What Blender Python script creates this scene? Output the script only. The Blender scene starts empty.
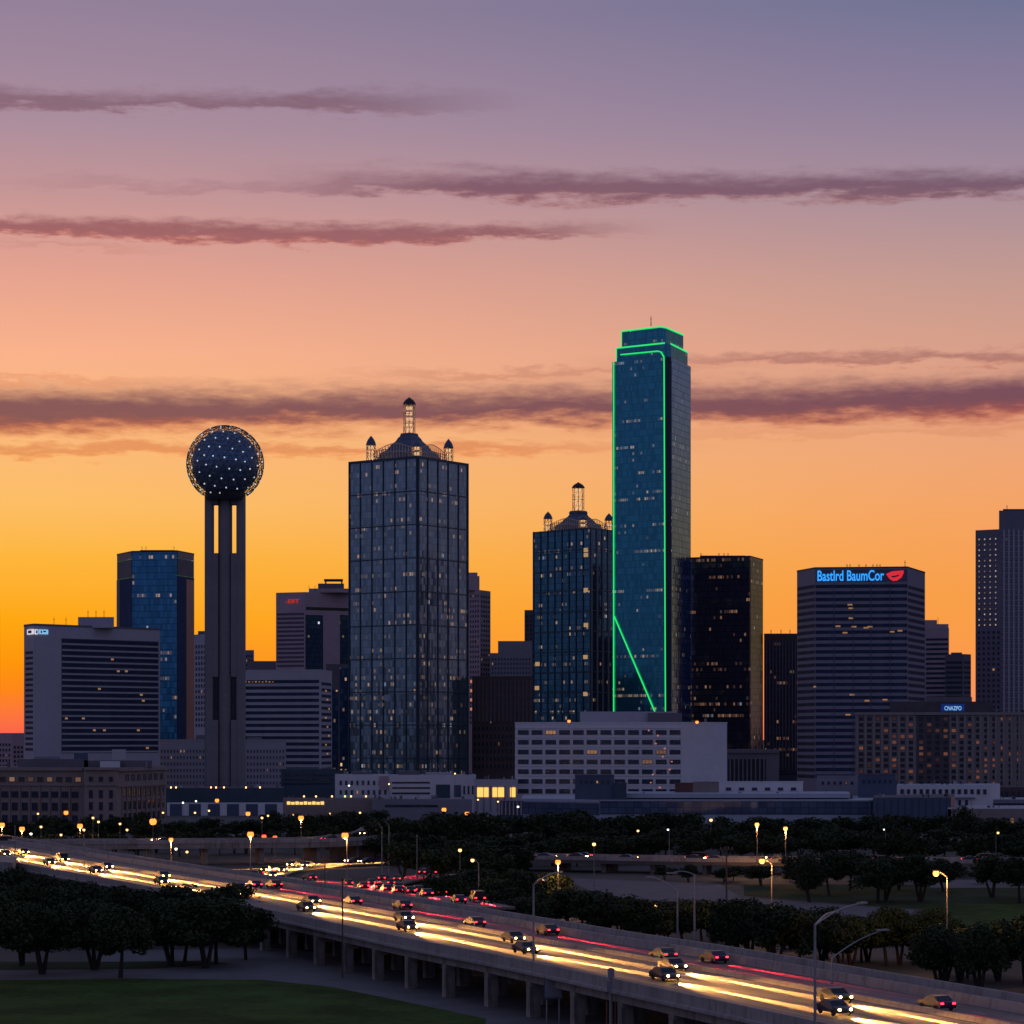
import bpy, bmesh, math, random
from mathutils import Vector, Matrix, noise as mnoise
random.seed(7)
S = bpy.context.scene
C = S.collection
# ------------------------------------------------------------------ camera
F = 2790.0          # focal length in pixels of the 1024 px frame
HC = 32.0           # camera height
YH = 738.0          # row of the horizon
cd = bpy.data.cameras.new('camera'); cam = bpy.data.objects.new('camera', cd); C.objects.link(cam)
cd.sensor_width = 36.0; cd.lens = 36.0*F/1024.0
cd.shift_y = (YH-512.0)/1024.0
cd.clip_start = 1.0; cd.clip_end = 60000
cam.location = (0, 0, HC); cam.rotation_euler = (math.radians(90), 0, 0)
S.camera = cam
S.view_settings.view_transform = 'Standard'; S.view_settings.look = 'None'
S.view_settings.exposure = 0; S.view_settings.gamma = 1
try: S.view_settings.use_curve_mapping = False
except Exception: pass

def lin(c):
    return tuple(((v/255.0)/12.92 if v/255.0 <= 0.04045 else ((v/255.0+0.055)/1.055)**2.4) for v in c)

# ------------------------------------------------------------------ world: dusk sky with thin cloud streets
w = bpy.data.worlds.new('World'); S.world = w; w.use_nodes = True
nt = w.node_tree; nt.nodes.clear()
def N(tree, t, **k):
    n = tree.nodes.new(t)
    for a, b in k.items(): setattr(n, a, b)
    return n
class G:
    """small expression helper for shader node trees"""
    def __init__(s, tree): s.t = tree
    def put(s, sock, v):
        if isinstance(v, bpy.types.NodeSocket): s.t.links.new(v, sock)
        elif v is not None: sock.default_value = v
    def m(s, op, a, b=None, c=None, clamp=False):
        n = N(s.t, 'ShaderNodeMath', operation=op, use_clamp=clamp)
        s.put(n.inputs[0], a); s.put(n.inputs[1], b); s.put(n.inputs[2], c)
        return n.outputs[0]
    def ss(s, v, a, b, lo=0.0, hi=1.0):
        n = N(s.t, 'ShaderNodeMapRange', interpolation_type='SMOOTHSTEP')
        s.put(n.inputs[0], v); n.inputs[1].default_value = a; n.inputs[2].default_value = b
        n.inputs[3].default_value = lo; n.inputs[4].default_value = hi
        return n.outputs[0]
    def mix(s, f, a, b, mode='MIX'):
        n = N(s.t, 'ShaderNodeMix', data_type='RGBA', blend_type=mode)
        s.put(n.inputs[0], f)
        for k, v in ((6, a), (7, b)):
            if isinstance(v, bpy.types.NodeSocket): s.t.links.new(v, n.inputs[k])
            else: n.inputs[k].default_value = (v[0], v[1], v[2], 1)
        return n.outputs[2]
    def xyz(s, x, y, z=0.0):
        n = N(s.t, 'ShaderNodeCombineXYZ'); s.put(n.inputs[0], x); s.put(n.inputs[1], y); s.put(n.inputs[2], z)
        return n.outputs[0]
    def noise(s, v, scale=1.0, detail=4.0, rough=0.55):
        n = N(s.t, 'ShaderNodeTexNoise'); s.put(n.inputs['Vector'], v)
        n.inputs['Scale'].default_value = scale; n.inputs['Detail'].default_value = detail
        n.inputs['Roughness'].default_value = rough
        return n.outputs[0]
    def ramp(s, f, stops):
        n = N(s.t, 'ShaderNodeValToRGB'); s.put(n.inputs[0], f)
        e = n.color_ramp.elements
        while len(e) < len(stops): e.new(0.5)
        for i, (p, c) in enumerate(sorted(stops, key=lambda q: q[0])):
            e[i].position = p; e[i].color = (c[0], c[1], c[2], 1)
        return n.outputs[0]
g = G(nt)
tc = N(nt, 'ShaderNodeTexCoord')
sx = N(nt, 'ShaderNodeSeparateXYZ'); nt.links.new(tc.outputs['Generated'], sx.inputs[0])
X, Y, Z = sx.outputs
hyp = g.m('SQRT', g.m('ADD', g.m('MULTIPLY', X, X), g.m('MULTIPLY', Y, Y)))
hyp = g.m('MAXIMUM', hyp, 0.001)
V = g.m('DIVIDE', Z, hyp)                 # tangent of the elevation
U = g.m('ARCTAN2', X, Y)                  # azimuth, 0 = straight ahead
VM = 0.30
def st(lst): return [(((YH-y)/F)/VM, lin(c)) for y, c in lst]
left = g.ramp(g.m('DIVIDE', V, VM), st([(738,(248,96,78)),(722,(253,112,66)),(692,(255,134,24)),(665,(255,149,9)),(620,(255,168,18)),
   (560,(254,182,60)),(505,(253,190,102)),(440,(252,186,122)),(355,(250,178,140)),(280,(230,163,144)),(205,(200,151,150)),
   (130,(172,142,157)),(10,(148,129,154))]))
right = g.ramp(g.m('DIVIDE', V, VM), st([(738,(244,132,92)),(700,(250,150,96)),(640,(250,156,76)),(595,(247,157,77)),(520,(245,161,98)),(465,(239,164,116)),
   (390,(222,160,134)),(285,(194,154,145)),(190,(162,140,156)),(100,(136,125,155)),(10,(109,114,148))]))
front = g.mix(g.ss(U, -0.20, 0.25), left, right)
# cloud streets
Un = g.m('MULTIPLY', U, 26.0); Vn = g.m('MULTIPLY', V, 150.0)
n1 = g.noise(g.xyz(Un, Vn, 1.3), 1.0, 8.0, 0.62)
n2 = g.noise(g.xyz(g.m('MULTIPLY', U, 90.0), g.m('MULTIPLY', V, 330.0), 5.1), 1.0, 6.0, 0.65)
n3 = g.noise(g.xyz(g.m('MULTIPLY', U, 9.0), g.m('MULTIPLY', V, 40.0), 9.7), 1.0, 3.0, 0.5)
wob = g.m('ADD', g.m('MULTIPLY', g.m('SUBTRACT', n1, 0.5), 0.0120), g.m('MULTIPLY', g.m('SUBTRACT', n2, 0.5), 0.0085))
Vw = g.m('ADD', V, wob)
def az(px): return math.atan((px-512.0)/F)
def el(py): return (YH-py)/F
col = front
# (x0, x1, fade, y, half up, half down, opacity, core multiplier, underside multiplier, tilt)
BANDS = [(-260, 430, 130, 105, 20, 9, 0.9, (.62,.50,.52), (.80,.62,.62), .004),
         (350, 1250, 150, 190, 25, 11, 0.95, (.48,.37,.45), (.76,.52,.50), -.004),
         (60, 460, 160, 192, 11, 7, 0.35, (.60,.50,.62), (.8,.6,.7), 0),
         (-300, 590, 90, 235, 17, 8, 0.95, (.52,.37,.44), (.78,.47,.44), .003),
         (-300, 1300, 60, 411, 36, 24, .96, (.23,.185,.43), (.64,.27,.28), .004),
         (660, 1250, 120, 363, 12, 7, 0.62, (.45,.34,.48), (.7,.42,.45), 0),
         (380, 720, 120, 374, 7, 5, 0.45, (.62,.48,.55), (.8,.6,.6), .004),
         (-300, 600, 160, 449, 9, 8, 0.6, (.72,.40,.36), (.90,.48,.32), .003),
         (620, 1200, 200, 435, 6, 5, 0.30, (.75,.55,.5), (.9,.6,.5), 0),
         (-200, 140, 90, 385, 5, 4, 0.35, (.8,.55,.5), (.9,.6,.5), 0),
         (0, 140, 70, 255, 5, 4, 0.35, (.75,.6,.6), (.9,.7,.6), 0)]
for k, (x0, x1, fd, y, hu, hd, op, core, under, tilt) in enumerate(BANDS):
    c = el(y)
    cc = g.m('SUBTRACT', g.m('SUBTRACT', Vw, c), g.m('MULTIPLY', U, tilt*3.0))
    d_up = g.m('DIVIDE', g.m('MAXIMUM', cc, 0.0), hu/F)
    d_dn = g.m('DIVIDE', g.m('MAXIMUM', g.m('MULTIPLY', cc, -1.0), 0.0), hd/F)
    dist = g.m('ADD', d_up, d_dn)
    patch = g.m('ADD', g.m('MULTIPLY', n3, 0.9), g.m('MULTIPLY', n1, 0.45))
    dist = g.m('ADD', dist, g.m('MULTIPLY', g.m('SUBTRACT', 0.60, patch), 1.25 if k != 4 else 0.75))
    a = g.ss(dist, 1.05, 0.05)
    wx = g.m('MULTIPLY', g.ss(U, az(x0-fd), az(x0+fd)), g.ss(U, az(x1+fd), az(x1-fd)))
    a = g.m('MULTIPLY', g.m('MULTIPLY', a, wx), op)
    tint = g.mix(g.ss(cc, -hd*0.95/F, hu*0.05/F), under, core)
    col = g.mix(a, col, g.mix(1.0, col, tint, 'MULTIPLY'))
# above the frame and behind the viewer the sky turns to deep dusk blue
up = g.ramp(V, [(0.0, (.20,.15,.20)), (0.27, (.215,.195,.30)), (0.8, (.15,.17,.31)), (1.0, (.12,.15,.29))])
front2 = g.mix(g.ss(V, 0.24, 0.62), col, up)
back = g.ramp(V, [(0.0, (.085,.09,.165)), (0.03, (.12,.125,.23)), (0.12, (.17,.175,.33)), (0.5, (.17,.175,.345)), (1.0, (.11,.14,.29))])
cosaz = g.m('DIVIDE', Y, hyp)
sky = g.mix(g.ss(cosaz, 0.30, 0.975), back, front2)
bg = N(nt, 'ShaderNodeBackground'); nt.links.new(sky, bg.inputs[0]); bg.inputs[1].default_value = 1.0
wo = N(nt, 'ShaderNodeOutputWorld'); nt.links.new(bg.outputs[0], wo.inputs[0])
# the sun has just touched the horizon behind the skyline: only a faint warm remnant
sd = bpy.data.lights.new('sun', 'SUN'); sd.energy = 0.12; sd.angle = math.radians(3); sd.color = (1, .55, .25)
so = bpy.data.objects.new('sun', sd); C.objects.link(so)
so.rotation_euler = (math.radians(-88.5), 0, math.radians(12))

# ------------------------------------------------------------------ materials
MATS = {}
def principled(name):
    m = bpy.data.materials.new(name); m.use_nodes = True
    t = m.node_tree; return m, t, t.nodes['Principled BSDF'], G(t)
def mat(name, c, rough=0.8, metal=0.0, var=0.18, scale=0.35, bump=0.0, spec=0.3):
    """plain surface with large soft blotches and fine grain in its own colour"""
    if name in MATS: return MATS[name]
    m, t, b, h = principled(name)
    co = N(t, 'ShaderNodeTexCoord').outputs['Object']
    n = h.noise(co, scale, 5.0, 0.6); nn = h.noise(co, scale*9, 3.0, 0.6)
    f = h.m('ADD', h.m('MULTIPLY', n, 0.65), h.m('MULTIPLY', nn, 0.35))
    f = h.ss(f, 0.3, 0.7)
    lo = tuple(v*(1-var) for v in c); hi = tuple(v*(1+var) for v in c)
    t.links.new(h.mix(f, lo, hi), b.inputs['Base Color'])
    b.inputs['Roughness'].default_value = rough; b.inputs['Metallic'].default_value = metal
    b.inputs['Specular IOR Level'].default_value = spec
    if bump:
        bp = N(t, 'ShaderNodeBump'); bp.inputs['Strength'].default_value = bump; bp.inputs['Distance'].default_value = 0.2
        t.links.new(nn, bp.inputs['Height']); t.links.new(bp.outputs[0], b.inputs['Normal'])
    MATS[name] = m; return m
def streaked(m, amt=.35):
    t = m.node_tree; b = t.nodes['Principled BSDF']; h = G(t)
    src = b.inputs['Base Color'].links[0].from_socket; co = N(t, 'ShaderNodeTexCoord').outputs['Object']
    mp = N(t, 'ShaderNodeMapping'); t.links.new(co, mp.inputs[0]); mp.inputs['Scale'].default_value = (1.1, 1.1, .12)
    f = h.ss(h.noise(mp.outputs[0], 1.0, 6, .65), .45, .75, 0, 1)
    t.links.new(h.mix(f, src, h.mix(1.0, src, (1-amt, 1-amt*1.1, 1-amt*1.2), 'MULTIPLY')), b.inputs['Base Color'])
def emit(name, c, s):
    if name in MATS: return MATS[name]
    m, t, b, h = principled(name)
    b.inputs['Base Color'].default_value = (.02,.02,.02,1)
    b.inputs['Emission Color'].default_value = (*c, 1); b.inputs['Emission Strength'].default_value = s
    MATS[name] = m; return m
def curtain(name, tint, pw, ph, lit=0.05, litc=(1,.62,.30), ls=0.8, metal=0.75, rough=0.10, rows=0.5, line=0.45, jit=0.012, cw=None, base=None, litw=0.5, band=None):
    """glass skin: panes of pw x ph metres (UVs are in metres), thin mullions, a few lit rooms"""
    if name in MATS: return MATS[name]
    m, t, b, h = principled(name)
    uv = N(t, 'ShaderNodeUVMap').outputs[0]
    s = N(t, 'ShaderNodeSeparateXYZ'); t.links.new(uv, s.inputs[0])
    cu = h.m('DIVIDE', s.outputs[0], pw); cv = h.m('DIVIDE', s.outputs[1], ph)
    iu = h.m('FLOOR', cu); iv = h.m('FLOOR', cv)
    fu = h.m('FRACT', cu); fv = h.m('FRACT', cv)
    def wn(a, bb, z):
        q = N(t, 'ShaderNodeTexWhiteNoise', noise_dimensions='3D'); t.links.new(h.xyz(a, bb, z), q.inputs[0]); return q
    r = wn(iu, iv, 0.5)
    rowr = wn(0.0, iv, 3.3).outputs[0]
    cl = h.noise(h.xyz(h.m('MULTIPLY', iu, 0.17*pw/1.5), h.m('MULTIPLY', iv, 0.9), 2.2), 1.0, 2.0, 0.6)
    prob = h.m('MULTIPLY', h.ss(cl, 0.40, 0.66), lit*3.0)
    rowf = h.ss(rowr, 1-rows-0.02, 1-rows+0.02, 0.08, 1.6)
    prob = h.m('MULTIPLY', prob, rowf)
    on = h.m('LESS_THAN', r.outputs[0], prob)
    inner = h.m('MULTIPLY', h.m('MULTIPLY', h.m('GREATER_THAN', fv, 0.28), h.m('LESS_THAN', fv, 0.28+litw)), h.m('MULTIPLY', h.m('GREATER_THAN', fu, 0.1), h.m('LESS_THAN', fu, 0.9)))
    br = wn(iu, iv, 7.7).outputs[0]
    br = h.m('ADD', 0.18, h.m('MULTIPLY', h.m('POWER', br, 2.2), 1.3))
    st_ = h.m('MULTIPLY', h.m('MULTIPLY', on, inner), h.m('MULTIPLY', br, ls))
    mull = h.m('MAXIMUM', h.m('LESS_THAN', fu, 0.08), h.m('LESS_THAN', fv, 0.10))
    panev = wn(iu, iv, 11.0).outputs[0]
    tl = tuple(v*0.80 for v in tint); th = tuple(v*1.18 for v in tint)
    base_c = h.mix(panev, tl, th)
    if band:   # opaque spandrel strip of each storey
        base_c = h.mix(h.m('LESS_THAN', fv, band[0]), base_c, band[1])
        t.links.new(h.m('SUBTRACT', metal, h.m('MULTIPLY', h.m('LESS_THAN', fv, band[0]), metal)), b.inputs['Metallic'])
    else: b.inputs['Metallic'].default_value = metal
    b.inputs['Specular Tint'].default_value = (.30,.45,.60,1)
    dk = tuple(v*line for v in tint)
    t.links.new(h.mix(mull, base_c, dk), b.inputs['Base Color'])
    b.inputs['Roughness'].default_value = rough
    wnc = wn(iu, iv, 19.0).outputs[1]
    ge = N(t, 'ShaderNodeNewGeometry').outputs['Normal']
    va = N(t, 'ShaderNodeVectorMath', operation='SUBTRACT'); t.links.new(wnc, va.inputs[0]); va.inputs[1].default_value = (.5,.5,.5)
    vs = N(t, 'ShaderNodeVectorMath', operation='SCALE'); t.links.new(va.outputs[0], vs.inputs[0]); vs.inputs['Scale'].default_value = jit*2
    vb = N(t, 'ShaderNodeVectorMath', operation='ADD'); t.links.new(vs.outputs[0], vb.inputs[0]); t.links.new(ge, vb.inputs[1])
    vn = N(t, 'ShaderNodeVectorMath', operation='NORMALIZE'); t.links.new(vb.outputs[0], vn.inputs[0])
    t.links.new(vn.outputs[0], b.inputs['Normal'])
    cool = wn(iu, iv, 23.0).outputs[0]
    t.links.new(h.mix(h.m('GREATER_THAN', cool, 0.93), litc, (.75,.85,1)), b.inputs['Emission Color'])
    t.links.new(st_, b.inputs['Emission Strength'])
    m.cycles.emission_sampling = 'NONE'
    MATS[name] = m; return m
def pane(name, tint=(.05,.07,.11), lit=0.035, litc=(1,.5,.25), ls=0.35, metal=0.5):
    """window glass: dark, reflecting; some panes have a lamp on behind them"""
    if name in MATS: return MATS[name]
    m, t, b, h = principled(name)
    b.inputs['Base Color'].default_value = (*tint, 1); b.inputs['Metallic'].default_value = metal; b.inputs['Roughness'].default_value = 0.15
    oi = N(t, 'ShaderNodeObjectInfo').outputs['Random']; ge = N(t, 'ShaderNodeNewGeometry').outputs['Random Per Island']
    r = h.m('FRACT', h.m('ADD', h.m('MULTIPLY', oi, 7.13), h.m('MULTIPLY', ge, 5.71)))
    r2 = h.m('FRACT', h.m('MULTIPLY', r, 97.3))
    on = h.m('LESS_THAN', r, lit)
    b.inputs['Emission Color'].default_value = (*litc, 1)
    t.links.new(h.m('MULTIPLY', on, h.m('MULTIPLY', h.m('ADD', 0.15, r2), ls)), b.inputs['Emission Strength'])
    m.cycles.emission_sampling = 'NONE'
    MATS[name] = m; return m

M_conc = mat('pale_concrete', (.30,.27,.25), .85, scale=.15)
M_girder = mat('weathered_concrete', (.27,.24,.21), .85, scale=.3, var=.3)
M_asph = mat('asphalt', (.055,.053,.052), .75, scale=.25, var=.25, spec=.4)
M_road = mat('worn_concrete_road', (.13,.115,.10), .7, scale=.12, var=.22, spec=.45)
streaked(M_conc, .4); streaked(M_girder, .55)
M_lawn = mat('mown_grass', (.046,.078,.016), .95, scale=.09, var=.5, spec=.05)
M_lawn2 = mat('rough_grass', (.032,.050,.020), .95, scale=.05, var=.4, spec=.05)
t_ = M_road.node_tree; b_ = t_.nodes['Principled BSDF']; h_ = G(t_); src_ = b_.inputs['Base Color'].links[0].from_socket
uv_ = N(t_, 'ShaderNodeUVMap').outputs[0]; mp_ = N(t_, 'ShaderNodeMapping'); t_.links.new(uv_, mp_.inputs[0]); mp_.inputs['Scale'].default_value = (.9, .012, 1)
f_ = h_.ss(h_.noise(mp_.outputs[0], 1.0, 5, .6), .35, .7)
t_.links.new(h_.mix(f_, h_.mix(1.0, src_, (1.25,1.2,1.15), 'MULTIPLY'), h_.mix(1.0, src_, (.55,.55,.57), 'MULTIPLY')), b_.inputs['Base Color'])
M_path = mat('footpath_concrete', (.12,.115,.115), .9, scale=.2)
M_steel = mat('galvanised_steel', (.28,.28,.29), .5, .4)
M_pole = mat('painted_pole', (.20,.18,.17), .6)
M_wood = mat('dark_timber_pole', (.09,.07,.055), .9)
M_dark = mat('dark_metal', (.035,.035,.045), .6, .2)
M_bark = mat('bark', (.045,.035,.028), .95, scale=2)
M_white = mat('white_render', (.62,.60,.60), .85, scale=.05, var=.07)
M_lilac = mat('pale_precast', (.40,.385,.41), .8, scale=.05, var=.08)
M_grey = mat('grey_precast', (.22,.21,.235), .8, scale=.05, var=.1)
M_mid = mat('mid_grey_stone', (.15,.135,.15), .8, scale=.06, var=.12)
M_brown = mat('brown_brick', (.10,.070,.065), .85, scale=.1, var=.2)
M_rose = mat('rose_granite', (.44,.31,.33), .7, scale=.06, var=.12)
M_lime = mat('limestone', (.26,.205,.18), .85, scale=.1, var=.14)
M_beige = mat('beige_concrete', (.25,.215,.20), .85, scale=.08, var=.12)
M_slate = mat('blue_slate_panel', (.075,.10,.15), .45, .3, scale=.08, var=.15)
M_teal = mat('teal_panel', (.045,.075,.095), .5, .2, scale=.06, var=.2)
M_roofw = mat('pale_roof_membrane', (.34,.36,.40), .7, scale=.04, var=.1)
M_roofd = mat('dark_roof_gravel', (.10,.095,.10), .9, scale=.1)
M_redd = mat('red_brick', (.14,.06,.05), .85, scale=.2)
M_pane = pane('window_glass')
M_paned = pane('window_glass_dim', (.035,.05,.08), .02, (1,.5,.22), .3)
M_paneh = pane('hotel_window_glass', (.035,.04,.06), .28, (1,.36,.18), .13)
M_panew = pane('attic_window_glass', (.10,.08,.07), .55, (1,.55,.35), .2)
M_panel_ = pane('bright_window_glass', (.2,.18,.16), .97, (1,.74,.55), .42)
M_bandg = mat('band_glass', (.030,.045,.075), .6, .0, scale=.15, var=.35, spec=.08)
M_warm = emit('warm_interior', (1,.55,.12), 1.3)
M_warm2 = emit('yellow_shopfront', (1,.62,.20), 1.2)
M_green = emit('green_outline_tube', (.03,1,.22), 0.85)
M_blueS = emit('blue_sign', (.03,.35,1), 1.2)
M_redS = emit('red_sign', (1,.03,.05), .7)
M_ltblue = emit('pale_blue_sign', (.30,.62,.95), .8)
M_whS = emit('white_sign', (.85,.78,.95), .8)
M_bulb = emit('ball_bulb', (.75,.85,1), .75)
M_orange = emit('sodium_lamp', (1,.27,.04), 2.2)
M_orangeb = emit('bright_sodium_lamp', (1,.36,.07), 3.2)
M_yel = emit('warm_white_lamp', (1,.52,.18), 3)
M_whl = emit('white_lamp', (.95,1,.80), 3)
M_redl = emit('red_beacon', (1,.05,.02), 5)
M_head = emit('car_headlamp', (1,.60,.16), 60)
M_tail = emit('car_tail_lamp', (1,.02,.04), 8)

# ------------------------------------------------------------------ mesh helpers
class MB:
    def __init__(s): s.v = []; s.f = []; s.mi = []; s.uv = []
    def face(s, pts, mi=0, uv=None):
        i = len(s.v); s.v += [tuple(p) for p in pts]; s.f.append(tuple(range(i, i+len(pts)))); s.mi.append(mi)
        s.uv.append(uv or [(0, 0)]*len(pts))
    def prism(s, pts, z0, z1, mi=0, top=None, bottom=False, uoff=0.0):
        """pts counter clockwise seen from above; UVs in metres round the outline"""
        n = len(pts); u = uoff
        for i in range(n):
            a = pts[i]; b = pts[(i+1) % n]; L = math.hypot(b[0]-a[0], b[1]-a[1])
            s.face([(a[0],a[1],z0),(b[0],b[1],z0),(b[0],b[1],z1),(a[0],a[1],z1)], mi, [(u,z0),(u+L,z0),(u+L,z1),(u,z1)])
            u += L + 13.0
        s.face([(p[0],p[1],z1) for p in pts], mi if top is None else top, [(p[0],p[1]) for p in pts])
        if bottom: s.face([(p[0],p[1],z0) for p in reversed(pts)], mi)
    def box(s, c, d, mi=0, ux=(1,0)):
        """box centred on c with sizes d, local x axis along ux in plan"""
        ux = Vector(ux).normalized(); uy = Vector((-ux.y, ux.x))
        q = []
        for sx_, sy_ in ((-1,-1),(1,-1),(1,1),(-1,1)):
            p = Vector((c[0], c[1])) + ux*sx_*d[0]/2 + uy*sy_*d[1]/2
            q.append((p.x, p.y))
        s.prism(q, c[2]-d[2]/2, c[2]+d[2]/2, mi, bottom=True)
    def bar(s, a, b, r, mi=0, n=5, r2=None):
        a = Vector(a); b = Vector(b); r2 = r if r2 is None else r2
        ax = (b-a)
        if ax.length < 1e-6: return
        ax.normalize(); t = Vector((0,0,1)) if abs(ax.z) < .9 else Vector((1,0,0))
        e1 = ax.cross(t).normalized(); e2 = ax.cross(e1)
        i = len(s.v)
        for k in range(n):
            an = 2*math.pi*k/n; o = e1*math.cos(an)+e2*math.sin(an)
            s.v.append(tuple(a+o*r)); s.v.append(tuple(b+o*r2))
        for k in range(n):
            k2 = (k+1) % n
            s.f.append((i+2*k, i+2*k2, i+2*k2+1, i+2*k+1)); s.mi.append(mi); s.uv.append([(0,0)]*4)
        s.f.append(tuple(i+2*k for k in range(n))); s.mi.append(mi); s.uv.append([(0,0)]*n)
        s.f.append(tuple(i+2*k+1 for k in reversed(range(n)))); s.mi.append(mi); s.uv.append([(0,0)]*n)
    def lathe(s, prof, c=(0,0), n=12, mi=0, rot=0.0):
        """prof: list of (radius, z)"""
        for j in range(len(prof)-1):
            r0, z0 = prof[j]; r1, z1 = prof[j+1]
            for k in range(n):
                a0 = rot+2*math.pi*k/n; a1 = rot+2*math.pi*(k+1)/n
                p = [(c[0]+r0*math.cos(a0), c[1]+r0*math.sin(a0), z0), (c[0]+r0*math.cos(a1), c[1]+r0*math.sin(a1), z0),
                     (c[0]+r1*math.cos(a1), c[1]+r1*math.sin(a1), z1), (c[0]+r1*math.cos(a0), c[1]+r1*math.sin(a0), z1)]
                if r1 < 1e-4: p = p[:3]
                elif r0 < 1e-4: p = [p[0], p[2], p[3]]
                s.face(p, mi)
    def mesh(s, name, mats):
        me = bpy.data.meshes.new(name); me.from_pydata(s.v, [], s.f)
        ul = me.uv_layers.new(name='UVMap')
        flat = []
        for u in s.uv:
            for q in u: flat += [q[0], q[1]]
        ul.data.foreach_set('uv', flat)
        for m in (mats if isinstance(mats, (list, tuple)) else [mats]): me.materials.append(m)
        me.polygons.foreach_set('material_index', s.mi); me.update()
        return me
    def obj(s, name, mats, parent=None, loc=(0,0,0), label=None, rot=0):
        return link(name, s.mesh(name, mats), parent, loc, label, rot)
def link(name, me, parent=None, loc=(0,0,0), label=None, rot=0):
    o = bpy.data.objects.new(name, me); C.objects.link(o); o.location = loc
    if rot: o.rotation_euler = (0, 0, rot)
    if parent is not None: o.parent = parent
    if label: o['label'] = label
    return o
def thing(name, label, cat, loc=(0,0,0), rot=0, group=None):
    o = bpy.data.objects.new(name, None); C.objects.link(o); o.location = loc; o.rotation_euler = (0,0,rot)
    o.empty_display_size = 1; o['label'] = label; o['category'] = cat
    if group: o['group'] = group
    return o
def tag(o, label, cat, group=None, kind=None):
    o['label'] = label; o['category'] = cat
    if group: o['group'] = group
    if kind: o['kind'] = kind
    return o
def dup(root, loc, rot, label, group=None, scale=None):
    r = root.copy(); C.objects.link(r); r.location = loc; r.rotation_euler = (0,0,rot); r['label'] = label
    if group: r['group'] = group
    if scale: r.scale = scale
    for ch in list(root.children):
        if ch.type == 'LIGHT': continue
        c = ch.copy(); C.objects.link(c); c.parent = r
        for gc in ch.children:
            d = gc.copy(); C.objects.link(d); d.parent = c
    return r
def W(px, d): return ((px-512.0)/F*d, d)
def ZY(py, d): return HC-(py-YH)*d/F
def GD(py): return F*HC/(py-YH)
def GP(px, py): d = GD(py); return W(px, d)

# ------------------------------------------------------------------ ground, lawns, paving
def sheet(name, pts, z, m, kind='structure'):
    b = MB(); b.face([(p[0], p[1], z) for p in pts], 0, [(p[0], p[1]) for p in pts]); o = b.obj(name, m); o['kind'] = kind; return o
gm, gt, gb, gh = principled('dark_ground')
co = N(gt, 'ShaderNodeTexCoord').outputs['Object']
gt.links.new(gh.mix(gh.ss(gh.noise(co, .02, 6, .6), .4, .6), (.022,.026,.016), (.050,.046,.038)), gb.inputs['Base Color']); gb.inputs['Roughness'].default_value = .95
sheet('ground', [(-30000,-3000),(30000,-3000),(30000,45000),(-30000,45000)], 0, gm)
sheet('city_paving', [(-600,870),(600,870),(900,2600),(-900,2600)], .02, M_asph)
sheet('pavement', [GP(-60,968), GP(90,966), GP(110,951), GP(270,948), GP(420,962), GP(600,990), GP(760,1060), GP(560,1100), GP(-60,1090)], .02, M_path)
sheet('lawn', [GP(-60,981), GP(120,979), GP(262,980), GP(330,987), GP(400,1001), GP(486,1019), GP(470,1090), GP(-60,1090)], .05, M_lawn)
sheet('grass_strip', [GP(-60,971), GP(150,969), GP(230,964), GP(200,961), GP(120,962), GP(-60,962)], .05, M_lawn2)
sheet('field', [GP(744,884), GP(1100,886), GP(1100,902), GP(930,910), GP(744,896)], .02, M_lawn2)
sheet('green', [GP(925,905), GP(1100,903), GP(1100,940), GP(985,934), GP(940,920)], .05, M_lawn)
sheet('service_road', [GP(590,884), GP(745,898), GP(915,910), GP(905,921), GP(745,909), GP(640,900)], .06, M_path)
sheet('parking_lot', [GP(560,878), GP(720,884), GP(740,897), GP(610,899)], .05, M_path)
sheet('frontage_road', [GP(930,880), GP(1100,880), GP(1100,888), GP(930,888)], .06, M_path)

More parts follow.
